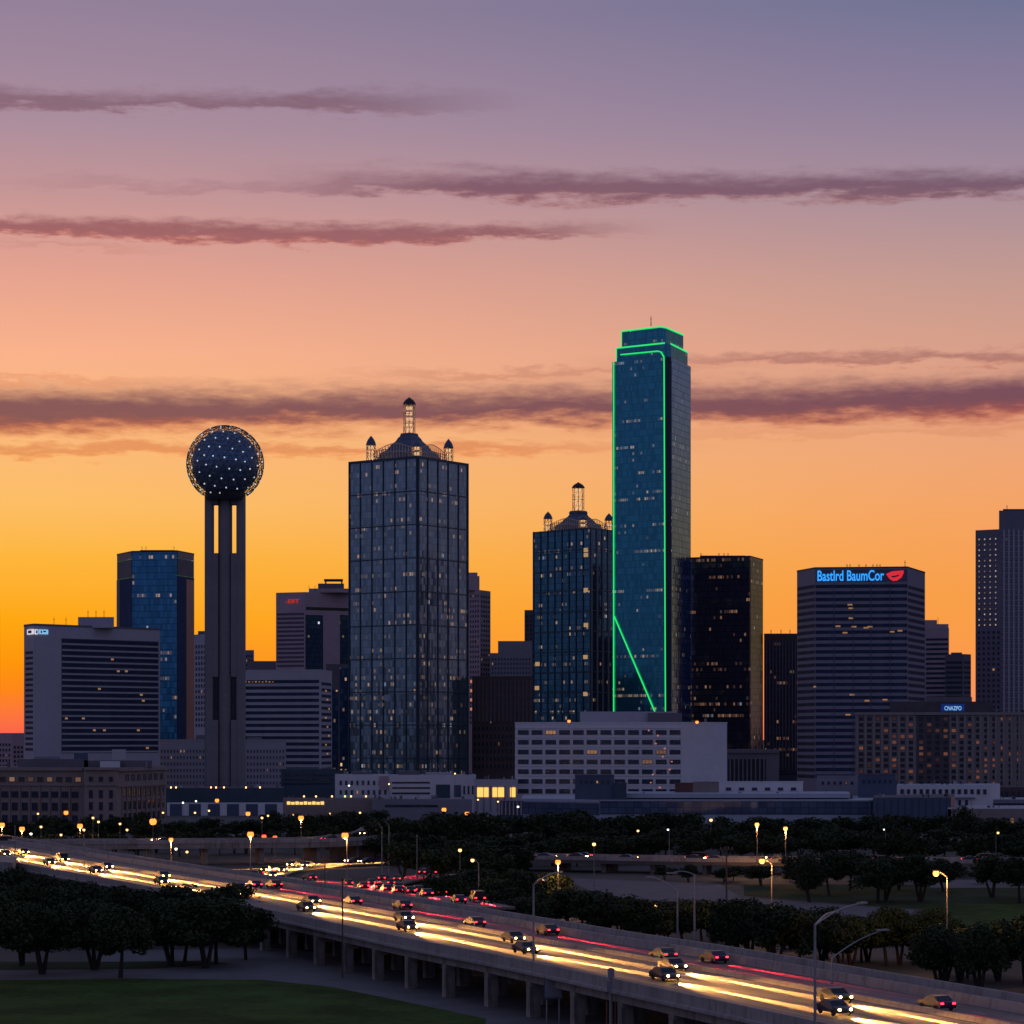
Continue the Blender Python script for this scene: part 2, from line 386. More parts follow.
# ------------------------------------------------------------------ swept roads
def smooth(pts, step=4.0):
    out = []
    P = [Vector(p) for p in pts]; P = [P[0]*2-P[1]] + P + [P[-1]*2-P[-2]]
    for i in range(1, len(P)-2):
        n = max(1, int((P[i+1]-P[i]).length/step))
        for k in range(n):
            t = k/n; a, b, c, d = P[i-1], P[i], P[i+1], P[i+2]
            out.append(0.5*((2*b)+(c-a)*t+(2*a-5*b+4*c-d)*t*t+(3*b-a-3*c+d)*t**3))
    out.append(P[-2]); return out
class Path:
    """plan polyline with height; offset to the left of travel is +"""
    def __init__(s, pts, step=4.0):
        s.p = smooth(pts, step); s.n = []; s.s = [0.0]
        for i in range(len(s.p)):
            t = s.p[min(i+1, len(s.p)-1)]-s.p[max(i-1, 0)]; t.z = 0; t.normalize(); s.n.append(Vector((-t.y, t.x, 0)))
            if i: s.s.append(s.s[-1]+(s.p[i]-s.p[i-1]).length)
    def at(s, dist, off=0.0):
        i = 0
        while i < len(s.s)-2 and s.s[i+1] < dist: i += 1
        t = (dist-s.s[i])/max(1e-6, s.s[i+1]-s.s[i]); q = s.p[i].lerp(s.p[i+1], t); n = s.n[i].lerp(s.n[i+1], t)
        tn = s.p[i+1]-s.p[i]
        return q+n*off, math.atan2(tn.y, tn.x), n
    def sweep(s, b, prof, mi=0, i0=0, i1=None, closed=True):
        """prof: (offset, dz) outline swept along the path"""
        i1 = len(s.p)-1 if i1 is None else i1; m = len(prof)
        ring = lambda i: [s.p[i]+s.n[i]*o+Vector((0,0,z)) for o, z in prof]
        for i in range(i0, i1):
            A = ring(i); B = ring(i+1)
            for k in range(m if closed else m-1):
                k2 = (k+1) % m
                b.face([A[k], B[k], B[k2], A[k2]], mi, [(prof[k][0], s.s[i]), (prof[k][0], s.s[i+1]), (prof[k2][0], s.s[i+1]), (prof[k2][0], s.s[i])])
        if closed: b.face(list(reversed(ring(i0))), mi); b.face(ring(i1), mi)

# main viaduct, near (left) edge runs from the far left towards the viewer's right; +offset = away (to the right in the photo)
ZD = 5.6
VP = Path([(-178,760,ZD), (-140,665,ZD), (-102,571,ZD), (-69.5,495,ZD), (-34.8,410,ZD), (-13.6,355,ZD), (-1.0,325,ZD), (23.2,261,ZD), (46,200,ZD), (76,120,ZD)])
WID = 31.0
via = thing('viaduct', 'long concrete elevated highway curving from the far left to the lower right on rectangular piers', 'viaduct')
b = MB(); VP.sweep(b, [(0.35,0),(WID-.35,0),(WID-.35,-.35),(0.35,-.35)]); b.obj('road_surface', M_road, via)
b = MB(); VP.sweep(b, [(0,1.0),(.35,1.0),(.5,.0),(.5,-.02),(.345,-.02),(.345,-.5),(-.25,-.5),(-.25,-.2),(0,-.1)][::-1]); b.obj('near_parapet', M_conc, via)
b = MB(); VP.sweep(b, [(WID,1.05),(WID-.35,1.05),(WID-.5,0),(WID-.5,-.02),(WID-.345,-.02),(WID-.345,-.5),(WID+.1,-.5)]); b.obj('far_parapet', M_conc, via)
b = MB(); VP.sweep(b, [(WID-4.4,.95),(WID-4.7,.95),(WID-4.9,.01),(WID-4.2,.01)]); b.obj('inner_barrier', M_conc, via)
b = MB(); VP.sweep(b, [(18.1,.55),(17.9,.55),(17.75,.01),(18.25,.01)]); b.obj('median_barrier', M_conc, via)
b = MB()
for o in (.75, 6.5, 12.5, 18.5, 24.5, WID-1.3):
    VP.sweep(b, [(o,-.37),(o+.5,-.37),(o+.5,-1.55),(o,-1.55)][::-1])
b.obj('girders', M_girder, via)
b = MB()
for o in (6.0, 17.0, 18.9, 26.0): VP.sweep(b, [(o,.012),(o+.16,.012)], closed=False)
s_ = 10.0
while s_ < VP.s[-1]-10:
    for o in (9.6, 13.2, 22.4):
        p, a, n = VP.at(s_, o); p2, a2, n2 = VP.at(s_+3, o)
        b.face([p+Vector((0,0,.012)), p2+Vector((0,0,.012)), p2+n2*.16+Vector((0,0,.012)), p+n*.16+Vector((0,0,.012))])
    s_ += 12
b.obj('lane_markings', mat('road_paint', (.45,.42,.36), .8), via)
sp0 = 0
pierm = MB(); pierm.box((0,0,(ZD-1.95)/2), (1.15,1.3,ZD-1.95)); pm = pierm.mesh('pier', M_girder)
s_ = 20.0
while s_ < VP.s[-1]-15:
    p0, a, n = VP.at(s_, 0)
    for o in (1.4, 8.5, 15.5, 22.5, 29.2):
        p = p0+n*o; q = link('pier', pm, via, (p.x, p.y, 0), None, a)
    cb = MB(); c0 = p0+n*(WID/2); cb.box((0,0,0), (1.3, WID-1.5, .5)); cb.obj('pier_cap', M_girder, via, (c0.x, c0.y, ZD-1.78), None, a)
    s_ += 13.4

# ramps and other roads (roads are setting; their barriers and beams belong to raised roads)
def road(name, pts, wd, m=M_road, walls=True, wallh=.85):
    P = Path(pts, 3.0); b = MB(); h = wd/2
    P.sweep(b, [(-h,0),(h,0),(h,-.4),(-h,-.4)], 0)
    if walls:
        for o in (-h, h): P.sweep(b, [(o-.18,wallh),(o+.18,wallh),(o+.25,-.3),(o-.25,-.3)][::-1], 1)
    for o in (-.08, ): P.sweep(b, [(o,.012),(o+.16,.012)], 2, closed=False)
    o = b.obj(name, [m, M_conc, MATS['road_paint']]); o['kind'] = 'structure'; return P
def R3(lst, z): return [(*W(x, F*(HC-z)/(y-YH)), z) for x, y in lst]
LOOP = road('loop_ramp', R3([(440,860),(397,862),(322,865),(283,870),(264,877),(272,884),(297,888.5),(330,889)], .6), 9, walls=False)
RAMP = road('merging_ramp', [(*W(440,640),.8), (*W(400,615),.8), (*W(382,585),1.4), (*W(388,545),2.4), (*W(412,505),3.8), (*W(445,468),5.2), (*W(487,433),5.75)], 9, walls=False)
RAMP2 = road('side_ramp', [(*W(250,640),.6), (*W(330,600),.9), (*W(360,560),1.8), (*W(400,515),3.4), (*W(430,482),4.6)], 7, walls=False)
FARH = Path([(*W(470,680),3.0), (*W(560,672),3.0), (*W(700,660),3.0), (*W(850,655),3.0), (*W(1060,650),3.0), (*W(1160,650),3.0)], 6)
hw = thing('elevated_highway', 'low straight elevated highway with red lights half hidden by trees at the right', 'highway')
b = MB(); FARH.sweep(b, [(-7,0),(7,0),(7,-.8),(-7,-.8)]); b.obj('road_surface', M_road, hw)
b = MB(); FARH.sweep(b, [(-7.0,.9),(-6.7,.9),(-6.6,.0),(-7.1,0)][::-1]); b.obj('near_parapet', M_conc, hw)
b = MB(); FARH.sweep(b, [(6.7,.9),(7.0,.9),(7.1,.0),(6.6,0)][::-1]); b.obj('far_parapet', M_conc, hw)
for k in range(14):
    p, a, n = FARH.at(12+k*12.0, 0); q = MB(); q.box((0,0,1.1), (1,9,2.2)); q.obj('pier', M_girder, hw, (p.x,p.y,0), None, a)
# overpass on the left
OV = Path([(*W(-60,700),5.4), (*W(100,705),5.4), (*W(250,712),5.4), (*W(330,722),5.4), (*W(372,760),5.4), (*W(385,830),5.2)], 5)
ov = thing('overpass', 'flat concrete overpass crossing behind the bright elevated highway at the left', 'overpass')
b = MB(); OV.sweep(b, [(-6,0),(6,0),(6,-1.3),(-6,-1.3)]); b.obj('deck', M_girder, ov)
b = MB(); OV.sweep(b, [(-6.1,.95),(-5.8,.95),(-5.7,0.005),(-6.2,0.005)][::-1]); b.obj('near_parapet', M_conc, ov)
b = MB(); OV.sweep(b, [(5.8,.95),(6.1,.95),(6.2,0.005),(5.7,0.005)][::-1]); b.obj('far_parapet', M_conc, ov)
for k in range(13):
    p, a, n = OV.at(10+k*14.0, 0); q = MB(); q.box((0,0,2), (1.1,8,4.0)); q.obj('pier', M_girder, ov, (p.x,p.y,0), None, a)
# abutment wall at the far left end
ab = MB(); ab.prism([W(-40,560), W(13,545), W(17,572), W(-40,600)], 0, ZY(862,548)); tag(ab.obj('abutment_wall', M_girder), 'grey concrete abutment block at the left edge above the dark trees', 'wall')

# ------------------------------------------------------------------ buildings
class B_:
    def __init__(s, name, label, corners, ytop, ref, depth, wall, cat='building', part='wall', roof=M_roofd, group=None, z0=0.0, base=None):
        P = [W(x, d) for x, d in corners]
        d = corners[ref][1]; s.zt = ZY(ytop, d); s.d = d
        cx = sum(p[0] for p in P)/len(P); cy = sum(p[1] for p in P)/len(P)
        s.o = Vector((cx, cy)); s.P = [(p[0]-cx, p[1]-cy) for p in P]; s.c = corners
        s.root = thing(name, label, cat, (cx, cy, 0), 0, group)
        fp = s.P + [s.back(P[-1], depth, cx, cy, 1), s.back(P[0], depth, cx, cy, -1)] if not isinstance(depth, list) else s.P+[(W(x,dd)[0]-cx, W(x,dd)[1]-cy) for x, dd in depth]
        s.fp = fp
        b = MB(); b.prism(fp, z0, s.zt, 0, top=1); s.wall = b.obj(part, [wall, roof], s.root)
    def back(s, p, dep, cx, cy, sg):
        # the flanks run nearly along the line of sight, so only the street fronts show
        k = (p[1]+dep)/p[1]; return (p[0]*k-sg*.012*dep-cx, p[1]+dep-cy)
    def face(s, i):
        a = Vector(s.P[i]); b = Vector(s.P[i+1]); L = (b-a).length; u = (b-a)/L; n = Vector((u.y, -u.x)); return a, u, n, L
    def uat(s, i, px):
        a, u, n, L = s.face(i); A = a+s.o; k = (px-512.0)/F
        return (k*A.y-A.x)/(u.x-k*u.y)
    def z(s, py, i=0): return ZY(py, s.c[i][1])
    def slab(s, name, i, px0, px1, y0, y1, m, proud=.15, parent=None, label=None, thick=None):
        """a box lying on face i between columns px0..px1 and rows y0(top)..y1"""
        a, u, n, L = s.face(i); u0 = s.uat(i, px0); u1 = s.uat(i, px1); dd = s.o.y+(a+u*(u0+u1)/2).y; z1 = min(ZY(y0, dd), s.zt+.12); z0 = ZY(y1, dd)
        th = thick or proud+.1
        c = a+u*(u0+u1)/2+n*(proud-th/2)
        b = MB(); b.box((0,0,0), (abs(u1-u0), th, z1-z0), 0, (u.x,u.y))
        return b.obj(name, m, parent or s.root, (c.x, c.y, (z0+z1)/2), label)
    def bands(s, i, px0, px1, y0, y1, n, m, frac=.5, name='window_band', proud=.12):
        dy = (y1-y0)/n
        for k in range(n):
            s.slab(name, i, px0, px1, y0+dy*(k+.5-frac/2), y0+dy*(k+.5+frac/2), m, proud)
    def ribs(s, i, px0, px1, y0, y1, n, m, frac=.3, name='pilaster', proud=.35):
        dx = (px1-px0)/n
        for k in range(n):
            s.slab(name, i, px0+dx*(k+.5-frac/2), px0+dx*(k+.5+frac/2), y0, y1, m, proud)
    def grid(s, i, px0, px1, y0, y1, nx, ny, wf, hf, m, fm=None, name='window', cap=100, mull=0, skip=None, frame=.12):
        a, u, n, L = s.face(i); u0 = s.uat(i, px0); u1 = s.uat(i, px1); z1 = s.z(y0, i); z0 = s.z(y1, i)
        du = (u1-u0)/nx; dz = (z1-z0)/ny; w = abs(du)*wf; h = dz*hf
        def win(b, c3=(0,0,0)):
            t = frame; o = Vector(c3)
            def bx(cu, cz, wu, wz, pr, mi):
                c = u*cu+n*(pr/2); b.box((o.x+c.x, o.y+c.y, o.z+cz), (wu, pr, wz), mi, (u.x,u.y))
            bx(0, 0, w-2*t, h-2*t, .06, 0)
            bx(0, h/2-t/2, w, t, .16, 1); bx(0, -h/2+t/2, w+.2, t, .24, 1)
            bx(-w/2+t/2, 0, t, h-2*t, .16, 1); bx(w/2-t/2, 0, t, h-2*t, .16, 1)
            for q in range(mull): bx(-w/2+w*(q+1)/(mull+1), 0, t*.8, h-2*t, .13, 1)
        b = MB(); win(b); me = b.mesh(name, [m, fm or M_dark])
        cnt = 0; rest = MB(); nr = 0
        for r in range(ny):
            for c in range(nx):
                if skip and skip(c, r): continue
                p = a+u*(u0+du*(c+.5)); zz = z1-dz*(r+.5)
                if cnt < cap: link(name, me, s.root, (p.x, p.y, zz)); cnt += 1
                else: win(rest, (p.x, p.y, zz)); nr += 1
        if nr:
            o = rest.obj(name, [m, fm or M_dark], s.root); o['kind'] = 'stuff'
        return cnt
    def roofbox(s, name, px0, px1, ytop, d, dep, m, ybot=None, label=None):
        z1 = ZY(ytop, d); z0 = s.zt if ybot is None else ZY(ybot, d)
        a = W(px0, d); b2 = W(px1, d); b = MB()
        mx = (a[0]+b2[0])/2; k = (d+dep)/d; e = min(.012*dep, (b2[0]-a[0])*.2)
        b.prism([(a[0]-mx, -dep/2), (b2[0]-mx, -dep/2), (b2[0]*k-mx-e, dep/2), (a[0]*k-mx+e, dep/2)], z0, z1, bottom=True)
        return b.obj(name, m, s.root, (mx-s.o.x, d+dep/2-s.o.y, 0), label)
    def mast(s, px, y0, y1, d, r=.14):
        z1 = ZY(y0, d); z0 = ZY(y1, d); x, y = W(px, d); b = MB(); b.bar((0,0,z0),(0,0,z1), r, n=4, r2=r*.5)
        b.bar((-.5,0,z0+(z1-z0)*.7),(.5,0,z0+(z1-z0)*.7), r*.5, n=4)
        return b.obj('antenna', M_dark, s.root, (x-s.o.x, y-s.o.y, 0))
    def parapet(s, h=1.2, t=.5, m=M_mid, name='parapet'):
        b = MB(); n = len(s.fp)
        cx = sum(p[0] for p in s.fp)/n; cy = sum(p[1] for p in s.fp)/n
        for i in range(n):
            p = s.fp[i]; q = s.fp[(i+1)%n]; u = Vector((q[0]-p[0], q[1]-p[1])); L = u.length; u.normalize(); nn = Vector((-u.y,u.x))
            c = (Vector(p)+Vector(q))/2+nn*(t/2-.12)
            b.box((c.x, c.y, s.zt+h/2+.002*i), (L+.2-.01*i, t, h), 0, (u.x,u.y))
        return b.obj(name, m, s.root)

def text_obj(name, txt, m, root, loc, size_w, size_h, ux, depth=.3, label=None):
    cu = bpy.data.curves.new('lettering', 'FONT'); cu.body = txt; cu.extrude = depth/2; cu.offset = 0.012
    tmp = bpy.data.objects.new('lettering_tmp', cu); C.objects.link(tmp)
    bpy.context.view_layer.update()
    me = bpy.data.meshes.new_from_object(tmp.evaluated_get(bpy.context.evaluated_depsgraph_get()))
    bpy.data.objects.remove(tmp); me.name = name
    xs = [v.co.x for v in me.vertices]; ys = [v.co.y for v in me.vertices]
    sx_ = size_w/(max(xs)-min(xs)); sy_ = size_h/(max(ys)-min(ys)); x0 = min(xs); y0 = min(ys)
    u = Vector((ux[0], ux[1], 0)).normalized(); n = Vector((u.y, -u.x, 0))
    for v in me.vertices:
        p = u*((v.co.x-x0)*sx_)+Vector((0,0,1))*((v.co.y-y0)*sy_)+n*(v.co.z); v.co = p
    me.materials.clear(); me.materials.append(m)
    return link(name, me, root, loc, label)
def sign_on(B, i, px0, px1, y0, y1, txt, m, proud=.35, name='sign_lettering', label=None):
    a, u, n, L = B.face(i); u0 = B.uat(i, px0); u1 = B.uat(i, px1); z1 = B.z(y0, i); z0 = B.z(y1, i)
    p = a+u*u0+n*proud
    return text_obj(name, txt, m, B.root, (p.x, p.y, z0), u1-u0, z1-z0, (u.x,u.y), label=label)

# --- 1 slab with logo boxes (left)
A = B_('office_slab', 'wide grey slab building with two small lit logo boxes at its top left corner', [(24,1262),(34,1250),(160,1306)], 625.5, 1, 26, M_lilac)
A.bands(0, 25.5, 33, 650, 752, 19, M_bandg, .5)
G1 = curtain('slab_band_glass', (.10,.16,.22), 1.6, 3.2, .05, ls=.7, metal=.6, rows=.5)
a_, u_, n_, L_ = A.face(1)
A.slab('window_field', 1, 61.5, 158.5, 640, 753, mat('dark_spandrel', (.05,.06,.085), .5, .2), .05)
for k in range(19):
    yy = 641+k*5.9
    A.slab('window_band', 1, 62, 158, yy, yy+2.6, M_bandg, .16)
    A.slab('sill_band', 1, 61.8, 158.2, yy+3.7, yy+5.2, M_lilac, .3)
for k, xx in enumerate((112,118,126,141,99,143,66,83,94,104,138,147)):
    yy = 641+(3,5,5,9,8,10,13,13,15,15,15,18)[k]*5.9
    A.slab('lit_window', 1, xx-1.2, xx+1.4, yy-.2, yy+1.6, emit('dim_room_light', (1,.5,.2), .28), .24)
A.roofbox('lift_housing', 78, 114, 617, 1275, 14, M_lilac)
A.parapet(.9, .5, M_mid)
for px in (88, 96, 104): A.mast(px, 610, 617, 1280)
for px in (54, 66): A.mast(px, 617, 626, 1275)
lb = A.slab('logo_box', 1, 38.5, 47.5, 629.6, 634.2, M_ltblue, .5, label='pale blue rounded logo box')
lw = A.slab('logo_box', 1, 27.6+7, 37.2, 629.4, 634.4, M_whS, .5, label='white outlined logo box')
lw2 = A.slab('logo_mark', 1, 35.3, 36.6, 630.4, 633.4, M_dark, .6)
lw3 = A.slab('logo_mark', 1, 40, 41.3, 630.8, 633.0, M_slate, .6); A.slab('logo_mark', 1, 42.5, 45.3, 630.8, 632.2, M_slate, .6)
A2 = A.slab('logo_box', 0, 28, 34.0, 629.4, 634.4, M_whS, .5); A.slab('logo_mark', 0, 29.2, 32.6, 630.5, 633.3, M_dark, .6)
# --- far small brick at the left edge
Bk = B_('brick_block', 'small reddish apartment block at the left edge beside the grey slab', [(-40,1420),(12,1400),(24,1410)], 733, 1, 30, M_rose)
Bk.grid(0, -4, 11, 742, 768, 5, 5, .5, .5, M_pane); Bk.grid(1, 13, 23.5, 745, 768, 3, 5, .5, .5, M_pane)
# --- 2 blue glass tower
G2 = curtain('blue_tower_glass', (.05,.20,.34), 1.5, 3.9, .16, ls=.25, metal=.8, rows=.35)
T2 = B_('glass_tower', 'blue glass tower with chamfered corners behind the grey slab building', [(117,1735),(132,1706),(177,1700),(194,1730)], 552.5, 1, 34, G2, part='glass_facade')
M_strip = mat('bronze_panel', (.32,.26,.22), .7, spec=.1); M_dkn = mat('navy_panel', (.05,.075,.14), .8, spec=0.02)
T2.slab('crown_panel', 0, 117.5, 131.5, 553.5, 560, M_strip, .3); T2.slab('crown_panel', 2, 177.5, 193.5, 553, 559, M_strip, .3)
T2.slab('crown_panel', 0, 117.5, 131.5, 561, 578, M_mid, .25); T2.slab('crown_panel', 2, 177.5, 193.5, 560, 576, M_mid, .25)
T2.slab('chamfer_panel', 0, 117.1, 131.8, 579, 742, M_dkn, .2); T2.slab('chamfer_panel', 2, 177.2, 193.9, 577, 742, M_dkn, .2)
T2.slab('corner_strip', 0, 117.2, 120, 580, 740, M_beige, .4); T2.slab('corner_strip', 2, 186, 193.5, 580, 740, M_slate, .3)  # left strip's beige paints the sky reflected along the facet edge
T2.roofbox('roof_plant', 140, 174, 550, 1712, 16, M_slate)
T2.parapet(1.0, .5, M_dark)
for px in (142, 146, 174): T2.mast(px, 546, 551, 1712)
# --- 3 small white behind reunion tower
T3 = B_('office_block', 'narrow pale block with square windows seen left of the ball tower shaft', [(194,1650),(208,1640)], 634, 1, 24, M_lilac)
T3.grid(0, 195, 206, 644, 728, 4, 15, .5, .55, M_pane)
T3.roofbox('roof_plant', 198, 206, 631, 1646, 8, M_mid)
T3b = B_('narrow_block', 'small pale grey block peeping out right of the ball tower shaft', [(240,1655),(254,1650)], 650, 1, 20, M_grey)
T3b.grid(0, 243, 253, 654, 672, 4, 4, .5, .5, M_paned)
# --- 4 white punched low block
T4 = B_('punched_window_block', 'long pale block with rows of small dark windows behind the base of the ball tower', [(157,1345),(286,1345)], 741, 0, 30, M_lilac)
T4.grid(0, 160, 205, 748, 786, 14, 6, .42, .5, M_pane, M_grey, cap=72)
T4.grid(0, 243, 285, 748, 786, 13, 6, .42, .5, M_pane, M_grey, cap=28)
T4.parapet(.8, .4, M_lilac); T4.roofbox('roof_plant', 196, 205, 735, 1352, 10, M_grey); T4.roofbox('roof_plant', 247, 262, 737, 1352, 8, M_grey)

# --- 5 ball tower
RD = 1300.0; rs = F/RD
rx, ry = W(225.2, RD)
RT = thing('observation_tower', 'tall concrete observation tower topped by a dark ball studded with white lights', 'tower', (rx, ry, 0))
zb = ZY(464, RD); zc = ZY(497, RD)
M_tc = mat('tower_concrete', (.20,.19,.195), .8, scale=.12, var=.1)
zs1 = ZY(505, RD); zs0 = ZY(553.5, RD); zl1 = ZY(677, RD); zl0 = ZY(720, RD)
hw_ = 20/rs
def roundbox(b, cx, cy, wx, wy, z0, z1, r=.8):
    pts = []
    for (sx_, sy_, a0) in ((1,1,0),(-1,1,90),(-1,-1,180),(1,-1,270)):
        for k in range(4):
            an = math.radians(a0+30*k); pts.append((cx+sx_*(wx/2-r)+r*math.cos(an), cy+sy_*(wy/2-r)+r*math.sin(an)))
    b.prism(pts, z0, z1, bottom=True)
for sgn in (-1, 1):
    b = MB(); roundbox(b, 0, 0, 8.4/rs, 7.0, 0, zc, 1.0); b.obj('leg', M_tc, RT, (sgn*(hw_-4.2/rs), 0, 0))
b = MB(); b.lathe([(7.2/rs*.98, 0), (7.2/rs*.98, zc)], n=24); b.obj('lift_core', M_tc, RT)
for sgn in (-1, 1):
    for (z0, z1) in ((0, zl0), (zl1, zs0)):
        b = MB(); b.box((0,0,(z0+z1)/2), (6.4/rs, 6.2, z1-z0)); b.obj('web_wall', M_tc, RT, (sgn*9.6/rs, 0, 0))
    b = MB(); b.box((0,0,(zl0+zl1)/2), (5.4/rs, 4.6, zl1-zl0)); b.obj('dark_slot_fill', M_dark, RT, (sgn*9.6/rs, 0.0, 0))  # dark box filling the lower slot beside the core
    b = MB(); b.box((0,0,(zc+zs1)/2-.2), (6.4/rs, 6.2, zc-zs1-.4)); b.obj('web_wall', M_tc, RT, (sgn*9.6/rs, 0, 0))
b = MB()
for k in range(45):
    z = 4+k*3.1
    if z < zs0-1: b.lathe([(3.62,z),(3.62,z+.12),(3.55,z+.12)], n=24)
b.obj('pour_joints', M_girder, RT)
b = MB(); b.lathe([(hw_*.98, zc-1.5),(hw_*1.03, zc),(hw_*1.0, zc+1.6),(hw_*.9, zc+3.5),(0,zc+3.5)], n=28); b.obj('collar', M_dark, RT)
bm = bmesh.new(); bmesh.ops.create_icosphere(bm, subdivisions=5, radius=33.6/rs)
me = bpy.data.meshes.new('ball'); bm.to_mesh(me); bm.free()
for p in me.polygons: p.use_smooth = True
mb_, tb, bb, hb = principled('ball_glass')
cob = N(tb, 'ShaderNodeTexCoord').outputs['Object']
vz = N(tb, 'ShaderNodeTexVoronoi'); tb.links.new(cob, vz.inputs['Vector']); vz.inputs['Scale'].default_value = .55
tb.links.new(hb.mix(hb.ss(vz.outputs[0], .1, .9), (.08,.18,.33), (.14,.26,.42)), bb.inputs['Base Color'])
bb.inputs['Metallic'].default_value = .55; bb.inputs['Roughness'].default_value = .42
me.materials.append(mb_); link('ball', me, RT, (0, 0, zb))
RL = 38.6/rs
bm = bmesh.new(); bmesh.ops.create_icosphere(bm, subdivisions=4, radius=RL)
b = MB()
zcut = -RL*.83
for e in bm.edges:
    if min(e.verts[0].co.z, e.verts[1].co.z) > zcut: b.bar(e.verts[0].co, e.verts[1].co, .13, n=4)
for v in bm.verts:                       # short struts from ball to lattice
    if v.index % 3 == 0 and v.co.z > zcut: b.bar(v.co, v.co*(33/38.6), .10, n=3)
bm.free()
M_lat = mat('lattice_aluminium', (.16,.11,.08), .45, .5)
b.obj('lattice_shell', M_lat, RT, (0,0,zb))
bm = bmesh.new(); bmesh.ops.create_icosphere(bm, subdivisions=3, radius=RL*.995)
rotm = Matrix.Rotation(.35, 3, 'Z') @ Matrix.Rotation(.5, 3, 'X')
lamp_b = MB(); lamp_b.lathe([(0,-.38),(.27,-.27),(.38,0),(.27,.27),(0,.38)], n=6); lm = lamp_b.mesh('lamp', M_bulb)
restb = MB(); nrest = 0
for v in bm.verts:
    c = rotm @ v.co
    if c.z < zcut: continue
    if c.y < 2: link('lamp', lm, RT, (c.x, c.y, c.z+zb))
    else:
        restb.bar(c+Vector((0,0,-.35)), c+Vector((0,0,.35)), .35, n=5)
bm.free()
ro = restb.obj('lamp', M_bulb, RT, (0,0,zb)); ro['kind'] = 'stuff'

# --- 6 purple buildings behind
T6 = B_('striped_office_tower', 'rose striped office tower with small red lit sign right of the ball tower', [(276,1950),(305,1940),(352,1960)], 592, 1, 40, M_rose)
T6.bands(0, 277, 304, 612, 668, 13, mat('rose_band', (.10,.08,.11), .5, .2), .5)
sign_on(T6, 0, 286, 299.5, 599.8, 603.6, '-EIIT', emit('dim_red_sign', (1,.06,.02), .45), label='small red lit sign')
T6.roofbox('upper_block', 309, 351, 588.5, 1946, 30, M_rose)
T6.roofbox('roof_plant', 318, 344, 583.5, 1950, 20, M_mid); T6.roofbox('roof_frame', 324, 343, 579, 1952, 14, M_dark, 580.6)
T6.roofbox('roof_frame_post', 325, 326.5, 580.6, 1952, 1, M_dark, 583.6); T6.roofbox('roof_frame_post', 341, 342.5, 580.6, 1952, 1, M_dark, 583.6)
T6.slab('glass_strip', 1, 305.5, 323, 615, 672, G1, .2); T6.slab('glass_strip', 1, 340, 351, 615, 672, G1, .2)
T6.bands(1, 306, 350, 606, 612, 1, M_panew, .5)
for px in (309, 315): T6.mast(px, 585, 592, 1945)
# --- 8 slim dark block by the grid tower
T8 = B_('slim_glass_block', 'slim dark glass block squeezed against the left side of the big grid tower', [(326,1640),(353,1650)], 664, 0, 20, M_mid)
T8.slab('glass_strip', 0, 340, 352, 668, 770, curtain('slim_glass', (.08,.15,.25), 1.5, 3.6, .05, rows=.5), .2)
T8.slab('glass_strip', 0, 331, 338, 690, 770, MATS['slim_glass'], .2)
# --- 7 banded office
T7 = B_('banded_office', 'low pale office block with long dark window bands right of the ball tower', [(240,1430),(320,1420),(332,1455)], 671, 1, 30, M_lilac)
T7.bands(0, 243, 319, 678.5, 772, 15, M_bandg, .5); T7.bands(1, 321.5, 331, 681, 772, 15, M_bandg, .45)
T7.roofbox('roof_plant', 247, 276, 661, 1440, 14, M_mid); T7.parapet(.8,.5,M_lilac)
for k in range(9): T7.slab('lit_window', 0, 245+k*3.4, 246.6+k*3.4, 681.0+(k%3)*.3, 682.2+(k%2)*.3, emit('dim_room_light',(1,.5,.2),.28), .2)
for k in range(8): T7.slab('lit_window', 1, 325+(k%3)*1.6, 326.3+(k%3)*1.6, 690+k*9, 691.6+k*9, emit('dim_room_light',(1,.5,.2),.28), .2)

# --- crown builder shared by the two spired towers
M_latc = mat('crown_lattice', (.62,.46,.30), .6)
M_crownl = emit('crown_lamp', (1,.60,.30), .85)
def turret(root, loc, r, hc, hd, cap=M_slate, nv=8, name='turret'):
    b = MB()
    for k in range(nv):
        a = 2*math.pi*k/nv; b.bar((r*math.cos(a), r*math.sin(a), 0), (r*math.cos(a), r*math.sin(a), hc), .2, n=4)
        a2 = 2*math.pi*(k+1)/nv
        m = max(2, int(hc/(r*1.4)))
        for j in range(m+1):
            z = hc*j/m; b.bar((r*math.cos(a), r*math.sin(a), z), (r*math.cos(a2), r*math.sin(a2), z), .17, n=4)
            if j < m: b.bar((r*math.cos(a), r*math.sin(a), z), (r*math.cos(a2), r*math.sin(a2), z+hc/m), .10, n=3)
    o = b.obj(name, M_latc, root, loc)
    b = MB(); prof = [(r*1.16, hc-.1),(r*1.16, hc+.3)]+[(r*1.1*(1-q**1.9), hc+.3+hd*1.5*q) for q in (.15,.35,.55,.75,.9)]+[(0, hc+hd*1.5+.5)]
    b.lathe(prof, n=12); b.obj('dome_cap', cap, o)
    b = MB()
    for j in range(max(2, int(hc/3))):
        z = 1+j*3.0
        if z < hc-.5: b.lathe([(0,z),(r*.55,z+.3),(r*.55,z+1.8),(0,z+2.0)], n=8)
    b.obj('lamp', M_crownl, o)
    for j in range(1 if hc < 9 else 3):
        ld = bpy.data.lights.new('crown_flood', 'POINT'); ld.energy = 260; ld.color = (1,.62,.32); ld.shadow_soft_size = .3
        lo = bpy.data.objects.new('crown_flood', ld); C.objects.link(lo); lo.parent = o; lo.location = (0, -r*.55, hc*(j+.5)/(1 if hc < 9 else 3))
    return o
